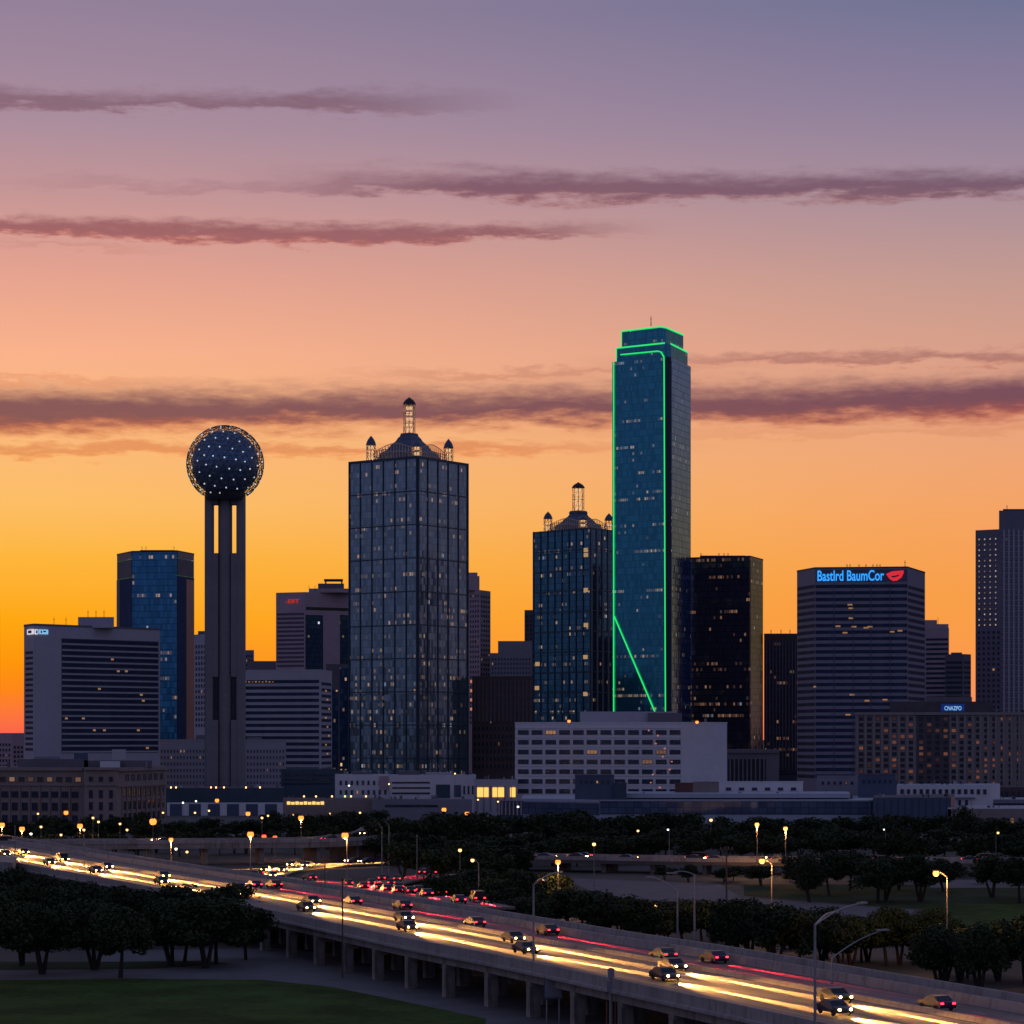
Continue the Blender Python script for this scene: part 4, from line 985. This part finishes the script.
# ------------------------------------------------------------------ trees
M_leafs = []
def leafmat(nm, lo, hi):
    m, t, bb_, h = principled(nm)
    r = N(t, 'ShaderNodeNewGeometry').outputs['Random Per Island']; oi = N(t, 'ShaderNodeObjectInfo').outputs['Random']
    f = h.m('ADD', h.m('MULTIPLY', r, .6), h.m('MULTIPLY', oi, .4))
    t.links.new(h.mix(f, lo, hi), bb_.inputs['Base Color']); bb_.inputs['Roughness'].default_value = .75
    bb_.inputs['Specular IOR Level'].default_value = .15
    return m
M_leaf = leafmat('leaf', (.016,.030,.010), (.045,.066,.022)); M_leaf2 = leafmat('leaf_dull', (.014,.025,.010), (.038,.055,.020))
def crown_mesh(seed, nleaf, leaf, lobes=19, wide=1.0, m=None):
    """unit crown: radius about 1, height about 1.5, many leaf quads spread through lobes"""
    R = random.Random(seed); b = MB(); L = []
    for k in range(lobes):
        a = R.uniform(0, 2*math.pi); r = R.uniform(.15, .68)*wide; z = R.uniform(.25, 1.15)
        r *= math.cos((z-.55)*.9); L.append((r*math.cos(a), r*math.sin(a), z, R.uniform(.20,.42)))
    L.append((0,0,.7,.6)); L.append((R.uniform(-.2,.2),R.uniform(-.2,.2),1.15,.34))
    for i in range(nleaf):
        x, y, z, r = R.choice(L)
        v = Vector((R.gauss(0,1), R.gauss(0,1), R.gauss(0,1))).normalized(); rr = r*(R.random()**.38)
        c = Vector((x,y,z))+Vector((v.x*rr, v.y*rr, v.z*rr*.85))
        if c.z < .04: c.z = .04+R.random()*.1
        n = (v*.6+Vector((R.uniform(-1,1),R.uniform(-1,1),R.uniform(-.3,1)))).normalized()
        t = n.cross(Vector((R.uniform(-1,1),R.uniform(-1,1),R.uniform(-1,1)))).normalized(); s2 = n.cross(t); q = leaf*R.uniform(.6,1.35)
        b.face([c-t*q, c-s2*q*.55, c+t*q, c+s2*q*.55])
    return b.mesh('crown', m or M_leaf)
def trunk_mesh(seed, multi=False):
    R = random.Random(seed); b = MB()
    stems = [(R.uniform(-.12,.12), R.uniform(-.12,.12)) for _ in range(3 if multi else 1)]
    for sx_, sy_ in stems:
        base = Vector((sx_*.3, sy_*.3, 0)); top = Vector((sx_*1.6, sy_*1.6, .55)); b.bar(base, top, .055, n=7, r2=.036)
        for k in range(4):
            a = R.uniform(0, 6.28); e = top+Vector((math.cos(a)*.42, math.sin(a)*.42, R.uniform(.28,.6))); b.bar(top, e, .028, n=5, r2=.012)
            for j in range(2):
                a2 = a+R.uniform(-.8,.8); f = e+Vector((math.cos(a2)*.22, math.sin(a2)*.22, R.uniform(.1,.25))); b.bar(e, f, .012, n=4, r2=.005)
    return b.mesh('trunk', M_bark)
NEAR = [crown_mesh(10+k, 8500, .050) for k in range(5)]
MIDC = [crown_mesh(30+k, 4200, .062, m=M_leaf2) for k in range(5)]
FARC = [crown_mesh(50+k, 1700, .085, m=M_leaf2) for k in range(5)]
TRK = [trunk_mesh(70+k, k % 2 == 0) for k in range(5)]
RT_ = random.Random(99)
def tree(px, d, ytop, rad, kind, label, group=None, jig=.0, name='leafy_tree'):
    x, y = W(px, d); h = max(3.5, ZY(ytop, d)); lib = {'n':NEAR,'m':MIDC,'f':FARC}[kind]
    t = thing(name, label, 'tree', (x, y, 0), RT_.uniform(0, 6.28), group)
    tr = h*.26
    a = link('trunk', RT_.choice(TRK), t); a.scale = (h*.62,)*2+(h*.62,)
    c = link('crown', RT_.choice(lib), t, (0,0,tr)); c.scale = (rad*RT_.uniform(.85,1.2), rad*RT_.uniform(.85,1.15), (h-tr)/1.5)
    return t
# near left cluster: trunks visible against the pavement
nl = [(-8,372,893,6.2),(22,392,902,5.0),(42,378,905,5.0),(95,385,900,5.4),(120,372,908,4.6),(172,392,899,5.6),(184,398,905,4.6),(206,388,897,5.6),(216,395,904,4.8),(246,402,908,4.4)]
pos = ['cut by the left edge', 'second from the left edge', 'third from the left edge', 'left of the paved gap, taller', 'left of the paved gap, lower',
       'right of the pale paved gap, first trunk', 'right of the pale paved gap, second trunk', 'right of the pale paved gap, third trunk', 'beside the third trunk right of the paved gap', 'closest to the first viaduct piers']
for (px, d, yt, r), p in zip(nl, pos): tree(px, d, yt-4, r*1.22, 'n', 'dark broad tree on the lawn edge, '+p)
for k in range(22):
    px = -15+k*13.2; tree(px+RT_.uniform(-4,4), RT_.uniform(425,480), RT_.uniform(876,897)+max(0,(px-200)*.12), RT_.uniform(4.6,6.4), 'm', 'dark tree in the dense row between the lawn trees and the elevated highway', 'trees in the row behind the lawn trees')
for k in range(7): tree(8+k*12+RT_.uniform(-3,3), RT_.uniform(490,530), 866+k*2.6+RT_.uniform(-2,2), 4.6, 'm', 'dark tree in the dense row between the lawn trees and the elevated highway', 'trees in the row behind the lawn trees')
# wood along the far side of the viaduct, centre
def scatter(n, x0, x1, d0, d1, y0, y1, r0, r1, kind, label, group, prof=None):
    for k in range(n):
        px = x0+(x1-x0)*(k+RT_.random())/n; d = RT_.uniform(d0, d1); yt = RT_.uniform(y0, y1)
        if prof: yt += prof(px)
        # keep the height believable for its distance
        h = ZY(yt, d)
        if h > 15: d = d*.98
        tree(px, d, yt, RT_.uniform(r0, r1), kind, label, group)
g1 = 'trees beside the far parapet of the elevated highway'
l1 = 'dark round tree in the wood along the far parapet of the elevated highway'
scatter(13, 440, 560, 480, 560, 866, 880, 4.8, 6.2, 'm', l1, g1, lambda x: 0 if x > 470 else 4)
scatter(10, 500, 625, 425, 470, 884, 896, 4.6, 5.8, 'm', l1, g1, lambda x: max(0,(x-560)*.14))
scatter(8, 630, 735, 400, 440, 894, 906, 4.0, 5.2, 'm', l1, g1, lambda x: (x-630)*.03)
scatter(9, 735, 850, 380, 425, 898, 912, 4.4, 5.6, 'm', l1, g1, lambda x: -4 if x < 790 else 4)
scatter(8, 840, 940, 372, 400, 908, 918, 4.6, 5.6, 'n', l1, g1, lambda x: -4 if x > 880 else 3)
scatter(5, 930, 990, 345, 372, 920, 930, 4.6, 5.2, 'n', l1, g1)
scatter(4, 995, 1060, 345, 385, 903, 925, 4.8, 5.8, 'n', l1, g1)
g2 = 'trees round the lawn at the right'; l2 = 'dark spreading tree on the rough grass left of the green lawn'
scatter(9, 790, 950, 530, 590, 846, 858, 5.4, 6.6, 'm', l2, g2)
scatter(4, 985, 1060, 540, 600, 850, 860, 5.0, 6.0, 'm', l2, g2)
g3 = 'trees of the far belt below the skyline'; l3 = 'dark tree in the continuous belt between the highways and the low city buildings'
scatter(26, 380, 700, 740, 880, 808, 820, 5.6, 8.0, 'f', l3, g3, lambda x: 8 if 405 < x < 425 else 0)
scatter(22, 380, 660, 690, 740, 828, 840, 5.6, 7.2, 'f', l3, g3)
scatter(30, 600, 1050, 760, 900, 812, 822, 5.6, 7.6, 'f', l3, g3)
scatter(30, 560, 1060, 690, 750, 824, 838, 5.4, 7.2, 'f', l3, g3)
scatter(14, 640, 1040, 600, 640, 862, 870, 3.6, 5.0, 'f', l3, g3)
scatter(9, 400, 520, 600, 660, 838, 850, 5.2, 6.4, 'f', l3, g3)
tree(965, 800, 803, 4.4, 'f', 'taller pointed tree standing above the belt in front of the beige building')
g4 = 'street trees left of centre'; l4 = 'small dark street tree among the orange lamps at the left'
scatter(40, -20, 385, 800, 900, 814, 828, 4.2, 5.8, 'f', l4, g4, lambda x: -6 if 115 < x < 150 or x > 230 else 0)
scatter(22, 0, 385, 740, 780, 828, 838, 4.2, 5.4, 'f', l4, g4)

# ------------------------------------------------------------------ street lamps and poles
def lamp(px, py, d, arm, m, label, rr=.4, pole=True, pm=M_pole, thick=.13, arms2=None, zbase=0.0, name='street_lamp', headlen=.9):
    """lamp head at column px,row py; pole stands arm metres to the side"""
    z = ZY(py, d); x, y = W(px, d)
    t = thing(name, label, 'street lamp', (x+arm, y, zbase))
    h = z-zbase; top = h-.8 if abs(arm) > .3 else h-.3
    b = MB(); b.bar((0,0,0),(0,0,top), thick, n=7, r2=thick*.55); b.bar((0,0,0),(0,0,.5), thick*2, n=7); b.obj('pole', pm, t)
    if abs(arm) > .3:
        b = MB(); pr = Vector((0,0,top))
        for k in range(1, 6):
            s = k/5; q = Vector((-arm*s, 0, top+.8*math.sin(s*math.pi/2))); b.bar(pr, q, thick*.5, n=5); pr = q
        b.obj('arm', pm, t)
    sg = -1 if arm > 0 else 1
    b = MB(); b.box((0,0,.12), (headlen, .45, .22)); hd = b.obj('lamp_head', M_dark, t, (-arm, 0, h))
    if m is M_orangeb or (m is M_orange and rr >= .42 and d < 760):
        ld = bpy.data.lights.new('lamp_light', 'POINT'); ld.energy = 3500; ld.color = (1,.45,.12); ld.shadow_soft_size = .4
        lo = bpy.data.objects.new('lamp_light', ld); C.objects.link(lo); lo.parent = t; lo.location = (-arm, -.2, h-1.3)
    if m is not None:
        b = MB(); rr *= 1.2 if rr < .7 else .95; b.lathe([(0,-rr*1.7),(rr*.75,-rr*1.45),(rr,-rr*.8),(rr*.8,-.02),(rr*.6,0)], n=10); b.obj('bulb', m, hd, (0,0,0))
    return t
# tall roadside lamps, from the left
lamp(171,838,600,.0,M_orange,'tall lamp with orange light standing behind the bright highway at the far left',.42)
lamp(250.5,832,590,.0,M_orange,'tall lamp with large orange light behind the highway, left of the loop ramp',.75)
lamp(345,833,560,.4,M_orange,'tall lamp with large orange light right of the loop ramp',.75)
lamp(378,824,640,.9,None,'unlit grey lamp post, left one of the pair behind the loop ramp',pm=M_steel)
lamp(385,822,630,.9,None,'unlit grey lamp post, right one of the pair behind the loop ramp',pm=M_steel)
lamp(460,849,560,.0,M_yel,'small yellow lamp in the dark wood at the centre',.3)
lamp(472.5,859,505,1.1,M_yel,'lamp post with yellow light beside the far parapet at the centre',.28, pm=M_steel)
lamp(558,860,500,.0,M_orange,'orange lamp in the trees behind the double armed post',.42)
lamp(594,843,600,.0,M_yel,'warm yellow lamp in the tree belt below the white office',.32)
lamp(668,829,680,.3,M_whl,'thin post with a small white lamp in the middle of the tree belt',.2)
lamp(711,819,760,.0,M_yel,'orange yellow lamp above the trees in front of the long hall',.35)
lamp(757,823,640,.0,M_orangeb,'very bright orange lamp in the tree belt, left one of the bright pair',.42)
lamp(785.5,827,640,.0,M_orangeb,'very bright orange lamp in the tree belt, right one of the bright pair',.42)
lamp(762,859,420,1.5,M_orangeb,'bright orange lamp on a tall tan post rising behind the far parapet',.36, zbase=0)
lamp(936,871,372,1.5,M_orangeb,'orange lamp on a tan post near the green lawn at the right',.36)
lamp(884,829,700,.4,M_whl,'thin post with a faint white lamp behind the right hand trees',.16)
lamp(998,832,690,-.5,M_yel,'thin post with a small orange lamp near the right edge',.25)
lamp(655,905,430,.0,M_yel,'small low lamp beside the pale car park',.25)
# double-armed grey masts
def mast_lamp(px, ytop, d, ap, label, zbase=0.0):
    x, y = W(px, d); z = ZY(ytop, d); t = thing('lamp_mast', label, 'street lamp', (x, y, zbase))
    b = MB(); b.bar((0,0,0),(0,0,z-zbase), .17, n=8, r2=.1); b.bar((0,0,0),(0,0,.7), .32, n=8); b.obj('pole', M_steel, t)
    for (px2, py2, dy) in ap:
        x2, y2 = W(px2, d+dy); z2_ = ZY(py2, d+dy); st0 = Vector((0,0,z-zbase-.1)); en = Vector((x2-x, y2-y, z2_-zbase))
        b = MB(); pr = st0
        for k in range(1, 8):
            s = k/7; q = st0.lerp(en, s); q.z += .35*math.sin(s*math.pi); b.bar(pr, q, .075, n=5); pr = q
        o = b.obj('arm', M_steel, t)
        u = Vector((en.x-st0.x, en.y-st0.y)); b = MB(); b.box((0,0,0), (1.5,.4,.18), 0, (u.x,u.y)); b.obj('lamp_head', M_steel, o, en)
mast_lamp(533.5, 884, 322, [(560,872,14),(545,880,-8)], 'tall grey lamp mast with raised arms standing before the near parapet')
mast_lamp(815, 924, 240, [(862,903,8),(836,912,14)], 'grey lamp mast with arms reaching right, nearest the lower right')
mast_lamp(832, 957, 300, [(883,930,4)], 'grey lamp arm rising from behind the far parapet at the lower right')
mast_lamp(694.5, 874, 385, [(672,873,0)], 'pale post with a lamp arm reaching left beside the far parapet')
mast_lamp(677.5, 890, 392, [(650,877,6)], 'short pale post left of the post with the left reaching arm')
def post(px, y0, y1, m, label, name='utility_pole', cross=True, d=None, r=.17):
    d = d or GD(y1); x, y = W(px, d); z = ZY(y0, d); t = thing(name, label, 'pole', (x,y,0))
    b = MB(); b.bar((0,0,0),(0,0,z), r, n=7, r2=r*.7); b.obj('shaft', m, t)
    if cross:
        b = MB(); b.box((0,0,z-.5), (2.0,.14,.14)); b.bar((0,0,z-1.6),(.9,0,z-.5), .05, n=4); b.bar((0,0,z-1.6),(-.9,0,z-.5), .05, n=4); b.obj('crossarm', m, t)
        b = MB()
        for xx in (-.8,-.3,.3,.8): b.lathe([(.07,z-.42),(.09,z-.3),(.05,z-.1),(0,z-.08)], (xx,0), 6)
        b.obj('insulators', M_mid, t)
    else:
        b = MB(); b.lathe([(r*1.4,z-.1),(r*1.4,z+.1),(0,z+.25)], n=7); b.obj('cap', m, t)
    return t
post(726.5, 846, 945, M_wood, 'dark wooden utility pole with crossarm rising behind the far parapet', d=400)
post(417, 836, 880, M_pole, 'thin bare post behind the merging red ramp', 'bare_post', False, 620, .14)
post(342.5, 880, 978, M_wood, 'dark slim post standing in front of the near parapet by the first piers', 'bare_post', False, 372, .13)
post(325, 850, 895, M_wood, 'short dark post between the loop ramp and the highway', 'bare_post', False, 580, .14)
for k, (px, y0, y1) in enumerate(((15,826,850),(52,840,862),(84,838,864),(108,842,872))):
    post(px, y0, y1, M_pole, ('first','second','third','fourth')[k]+' thin post from the left edge along the bright highway', 'bare_post', False, 600-k*12, .12)
# signs by the viaduct
sg = thing('roadside_sign', 'small pinkish square sign on the tan lamp post behind the far parapet', 'sign', (*W(778,421), 0))
b = MB(); b.bar((0,0,0),(0,0,ZY(928,421)), .06, n=5); b.obj('post', M_pole, sg)
b = MB(); b.box((0,0,ZY(932,421)), (1.3,.08,1.5)); b.obj('panel', mat('sign_back', (.30,.22,.24), .6), sg)
sg = thing('white_road_sign', 'small white rectangular sign on the lamp post at the centre beside the far parapet', 'sign', (*W(473.5,490), 0))
b = MB(); b.bar((0,0,0),(0,0,ZY(903,490)), .06, n=5); b.obj('post', M_pole, sg)
b = MB(); b.box((0,0,ZY(899.5,490)), (1.2,.08,.8)); b.obj('panel', mat('sign_white', (.45,.45,.48), .6), sg)
# grey equipment cabinets hung on viaduct fascia
eb = thing('equipment_cabinet', 'grey electrical cabinet hanging below the near parapet beside the tall lamp mast', 'cabinet', (*W(553,312.5), 0))
b = MB(); b.box((0,0,4.0), (2.1,.7,2.4)); b.obj('case', M_slate, eb)
b = MB(); b.box((0,-.38,4.0), (1.8,.05,2.0)); b.obj('door', M_grey, eb)
b = MB(); b.bar((-.7,0,0),(-.7,0,2.8),.09,n=5); b.bar((.7,0,0),(.7,0,2.8),.09,n=5); b.obj('legs', M_steel, eb)
tp = thing('signal_mast', 'short pale mast with stacked boxes against the near parapet right of the cabinet', 'mast', (*W(611,295), 0))
b = MB(); b.bar((0,0,0),(0,0,ZY(968,295)), .2, n=8, r2=.15); b.obj('shaft', M_steel, tp)
b = MB(); b.box((0,-.1,ZY(973,295)), (.7,.6,.9)); b.box((0,-.1,ZY(986,295)), (.9,.6,1.1)); b.obj('boxes', M_grey, tp)
b = MB(); b.bar((-.45,0,0),(-.45,0,4.2), .07, n=5); b.bar((.45,0,0),(.45,0,4.2), .07, n=5); b.obj('conduits', mat('rusty_pipe', (.22,.08,.05), .7), tp)

# small city lamps in front of the low buildings
small = [(2,823,'o'),(22,827,'o'),(41,826,'y'),(66,811,'o'),(80,824,'o'),(84,829,'y'),(98,803,'w'),(98.5,821,'y'),(120,823,'y'),(153,819,'O'),(163,812,'y'),(183,802,'w'),(196,800.5,'w'),(217,799,'o'),
         (38,813,'y'),(139,815,'y'),(127,829,'y'),(31,833,'w'),(61,834,'y'),(209,810,'y'),(195,812,'y'),(268,815,'y'),(262,817,'y'),(293,814,'y'),(301,816,'o'),(330,813,'y'),(360,812,'y'),(349,785,'w'),(389,783.5,'y'),
         (444,808,'o'),(467,812,'o'),(478,799,'y'),(498,801,'y'),(518,806,'w'),(455,773,'y'),(569,720,'Y'),(697,721,'Y'),(176,848,'w'),(187,851,'y'),(275,836,'r'),(264,835,'r'),(638,830,'y'),(93,817,'y'),(248,812,'o')]
nth = {}
refs = [(0,'at the left edge'),(30,'before the left wing of the courthouse'),(85,'before the middle bay of the courthouse'),(120,'before the right wing of the courthouse'),(170,'before the low teal hall'),(240,'right of the ball tower foot'),(285,'before the lit arcade'),(370,'before the white podium'),(470,'below the three yellow windows'),(540,'before the white office')]
hts = {'o':'orange','y':'warm yellow','w':'greenish white','O':'large orange','Y':'rooftop orange','r':'red'}
cntw = {}
for px, py, k in small:
    d = 735 if py > 815 else (880 if py > 805 else 1000)
    if k == 'Y': d = 1135
    if py < 790 and k != 'Y': d = 1120
    if py > 845: d = 690
    z = ZY(py, d)
    ref = [r for x, r in refs if x <= px][-1]
    key = (k, ref); cntw[key] = cntw.get(key, 0)+1
    hgt = 'lower' if py > 818 else 'upper'
    o1 = ('', 'second ', 'third ', 'fourth ', 'fifth ')[min(cntw[key]-1, 4)]
    m, r = {'o':(M_orange,.62),'y':(M_yel,.27),'w':(M_whl,.28),'O':(M_orange,1.0),'Y':(M_orange,.7),'r':(M_redl,.5)}[k]
    zb_ = 0 if k != 'Y' else ZY(727, d)
    lamp(px, py, d, 0.0, m, '%ssmall street lamp, %s light, %s %s' % (o1, hts[k], hgt, ref), r, thick=.09, zbase=max(0, zb_), headlen=.5)

# ------------------------------------------------------------------ vehicles with lit lamps
M_glassc = mat('car_window', (.02,.025,.03), .1, .3)
M_tyre = mat('tyre', (.02,.02,.02), .9)
def car_proto(nm, m, L=4.5, Wd=1.8, H=1.45, van=False, both=True):
    t = thing(nm, 'car', 'car')
    hw = Wd/2
    if van: prof = [(-L/2,.35),(L/2-.1,.35),(L/2,.6),(L/2-.1,.95),(L/2-.9,1.15),(L/2-1.5,H),(-L/2+.1,H),(-L/2,.9)]
    else: prof = [(-L/2,.32),(L/2-.08,.32),(L/2,.55),(L/2-.12,.78),(L/2-1.15,.92),(L/2-1.9,H-.06),(L/2-2.5,H),(-L/2+1.25,H-.04),(-L/2+.55,.98),(-L/2+.03,.92),(-L/2-.03,.6)]
    b = MB()
    def sec(y, k): return [(x, y*(1 if z < 1.0 else k), z) for x, z in prof]
    A_ = sec(-hw, .82); B2 = sec(hw, .82); n = len(prof)
    for i in range(n):
        j = (i+1) % n; b.face([A_[i], A_[j], B2[j], B2[i]][::-1])
    b.face(A_); b.face(B2[::-1]); b.obj('body', m, t)
    b = MB()
    x0 = L/2-1.22 if not van else L/2-.95; x1 = L/2-1.86 if not van else L/2-1.48
    b.face([(x0+.03,-.7,.95 if not van else 1.18),(x0+.03,.7,.95 if not van else 1.18),(x1+.03,.62,H-.07),(x1+.03,-.62,H-.07)])
    for s in (-1, 1):
        yb = s*(hw*.82+.02); b.face([(x0-.35,yb+s*.0,1.0),(-L/2+.9,yb,1.0),(-L/2+1.35,yb,H-.14),(x1-.25,yb,H-.14)])
    b.face([(-L/2+.5,.68,1.0),(-L/2+.5,-.68,1.0),(-L/2+1.18,-.6,H-.1),(-L/2+1.18,.6,H-.1)]); b.obj('windows', M_glassc, t)
    wb = MB(); wb.bar((0,-.1,0),(0,.1,0), .32, n=12); wm = wb.mesh('wheel', M_tyre)
    for sx_ in (-1, 1):
        for sy_ in (-1, 1): link('wheel', wm, t, (sx_*L*.30, sy_*(hw-.08), .32))
    hb_ = MB(); hb_.lathe([(0,-.11),(.10,-.08),(.14,0),(.10,.08),(0,.11)], n=8); hm = hb_.mesh('headlight', M_head)
    tb_ = MB(); tb_.box((0,0,0), (.06,.32,.16)); tm = tb_.mesh('tail_light', M_tail)
    for sy_ in (-1, 1):
        link('headlight', hm, t, (L/2-.02, sy_*(hw-.3), .66)); link('tail_light', tm, t, (-L/2-.03, sy_*(hw-.25), .78))
    return t
cp = [('dark_car', mat('navy_paint', (.02,.03,.06), .3, .3), {}), ('grey_car', mat('grey_paint', (.035,.035,.04), .3, .4), {}), ('silver_car', mat('silver_paint', (.07,.07,.075), .3, .5), {}),
      ('black_van', mat('black_paint', (.012,.012,.014), .3, .2), dict(van=True, L=4.9, H=1.85, Wd=1.95))]
protos = []
spotd = bpy.data.lights.new('headlight_beam', 'SPOT'); spotd.energy = 110000; spotd.color = (1,.43,.11); spotd.spot_size = math.radians(30); spotd.spot_blend = .9; spotd.shadow_soft_size = .2
spotf = bpy.data.lights.new('gold_streak_spot', 'SPOT'); spotf.energy = 2.0e6; spotf.color = (1,.44,.10); spotf.spot_size = math.radians(5.2); spotf.spot_blend = .9; spotf.shadow_soft_size = .2  # narrow spot added to each oncoming car to lay a gold streak on the deck
spotr = bpy.data.lights.new('red_pool_spot', 'SPOT'); spotr.energy = 9000; spotr.color = (1,.02,.03); spotr.spot_size = math.radians(24); spotr.spot_blend = .9; spotr.shadow_soft_size = .15  # added spot that throws a red pool on the road behind the car
spotl = bpy.data.lights.new('ramp_streak_spot', 'SPOT'); spotl.energy = 9e5; spotl.color = (1,.44,.10); spotl.spot_size = math.radians(8); spotl.spot_blend = .9; spotl.shadow_soft_size = .2  # added narrow spot, draws the gold streak along the ramp surface
spotq = bpy.data.lights.new('red_streak_spot', 'SPOT'); spotq.energy = 2.4e5; spotq.color = (1,.02,.04); spotq.spot_size = math.radians(6); spotq.spot_blend = .9; spotq.shadow_soft_size = .2  # added narrow spot for red road streaks; tail lamps throw no such beam
first = {}
for nm, m, kw in cp:
    t = car_proto(nm, m, **kw); protos.append((t, 4.9/2 if kw else 2.25)); first[nm] = True
RC = random.Random(5)
def place(P, s, off, fwd, label, group, beam):
    p, a, n = P.at(s, off); k = RC.choice((0,0,0,0,0,0,1,1,1,2,0,1,0,3)); t, hl = protos[k]
    if not fwd: a += math.pi
    if first[t.name.split('.')[0]] and t.location.length < 1e-3:
        t.location = (p.x,p.y,p.z+.01); t.rotation_euler = (0,0,a); t['label'] = label; t['group'] = group; r = t
    else: r = dup(t, (p.x,p.y,p.z+.01), a, label, group)
    r['category'] = 'van' if k == 3 else 'car'
    if beam:
        lo = bpy.data.objects.new('headlight_beam', spotd); C.objects.link(lo); lo.parent = r; lo.location = (hl+.15, 0, .75); lo.rotation_euler = (math.radians(80.5), 0, math.radians(-90))
        if P is VP:
            lo = bpy.data.objects.new('gold_streak_spot', spotf); C.objects.link(lo); lo.parent = r; lo.location = (hl+.15, 0, .75); lo.rotation_euler = (math.radians(88.1), 0, math.radians(-90))
        else:
            lo = bpy.data.objects.new('ramp_streak_spot', spotl); C.objects.link(lo); lo.parent = r; lo.location = (hl+.15, 0, .75); lo.rotation_euler = (math.radians(86.3), 0, math.radians(-90))
    elif not fwd and P is not FARH and P is not OV:
        lo = bpy.data.objects.new('red_streak_spot', spotq); C.objects.link(lo); lo.parent = r; lo.location = (-hl-.12, 0, .75); lo.rotation_euler = (math.radians(87 if P is VP else 85.5), 0, math.radians(90))
        lo = bpy.data.objects.new('red_pool_spot', spotr); C.objects.link(lo); lo.parent = r; lo.location = (-hl-.12, 0, .75); lo.rotation_euler = (math.radians(78), 0, math.radians(90))
LN = {9.0:'nearer', 15.0:'inner'}
for off, nmL in LN.items():
    s = 60+RC.uniform(0,6)
    while s < VP.s[-1]-90:
        if True:
            place(VP, s, off, True, 'car with yellow headlights coming forward in the %s lane of the elevated highway' % nmL, 'cars with headlights on the elevated highway, %s lane' % nmL, True)
        s += RC.uniform(38, 48)
for off in (20.5, 24.2):
    s = 300
    while s < VP.s[-1]-60:
        place(VP, s, off, False, 'car showing red tail lights on the far side of the elevated highway', 'cars with tail lights on the elevated highway', False)
        s += RC.uniform(45, 75)
for off in (-2.2, 2.2):
    s = 3
    while s < LOOP.s[-1]-3:
        place(LOOP, s, off, True, 'car with yellow headlights turning round the loop ramp', 'cars on the loop ramp', True); s += RC.uniform(22, 27)
for off in (-2, 2):
    s = 4
    while s < RAMP.s[-1]-6:
        place(RAMP, s, off, False, 'car showing red tail lights on the merging ramp', 'cars on the merging ramp', False); s += RC.uniform(28, 38)
s = 4
while s < RAMP2.s[-1]-6:
    place(RAMP2, s, 0, False, 'car showing red tail lights on the side ramp', 'cars on the side ramp', False); s += RC.uniform(24, 34)
for off in (-3.5, 0, 3.5):
    s = 20+RC.uniform(0,8)
    while s < FARH.s[-1]-20:
        place(FARH, s, off, off < 3, 'car on the low elevated highway behind the right hand trees', 'cars on the low elevated highway', False); s += RC.uniform(14, 30)
for off in (-2.5, 2.5):
    s = 10+RC.uniform(0,8)
    while s < OV.s[-1]-60:
        place(OV, s, off, off < 0, 'car crossing the flat overpass at the left', 'cars on the overpass', False); s += RC.uniform(30, 50)
print('objects', len(bpy.data.objects))
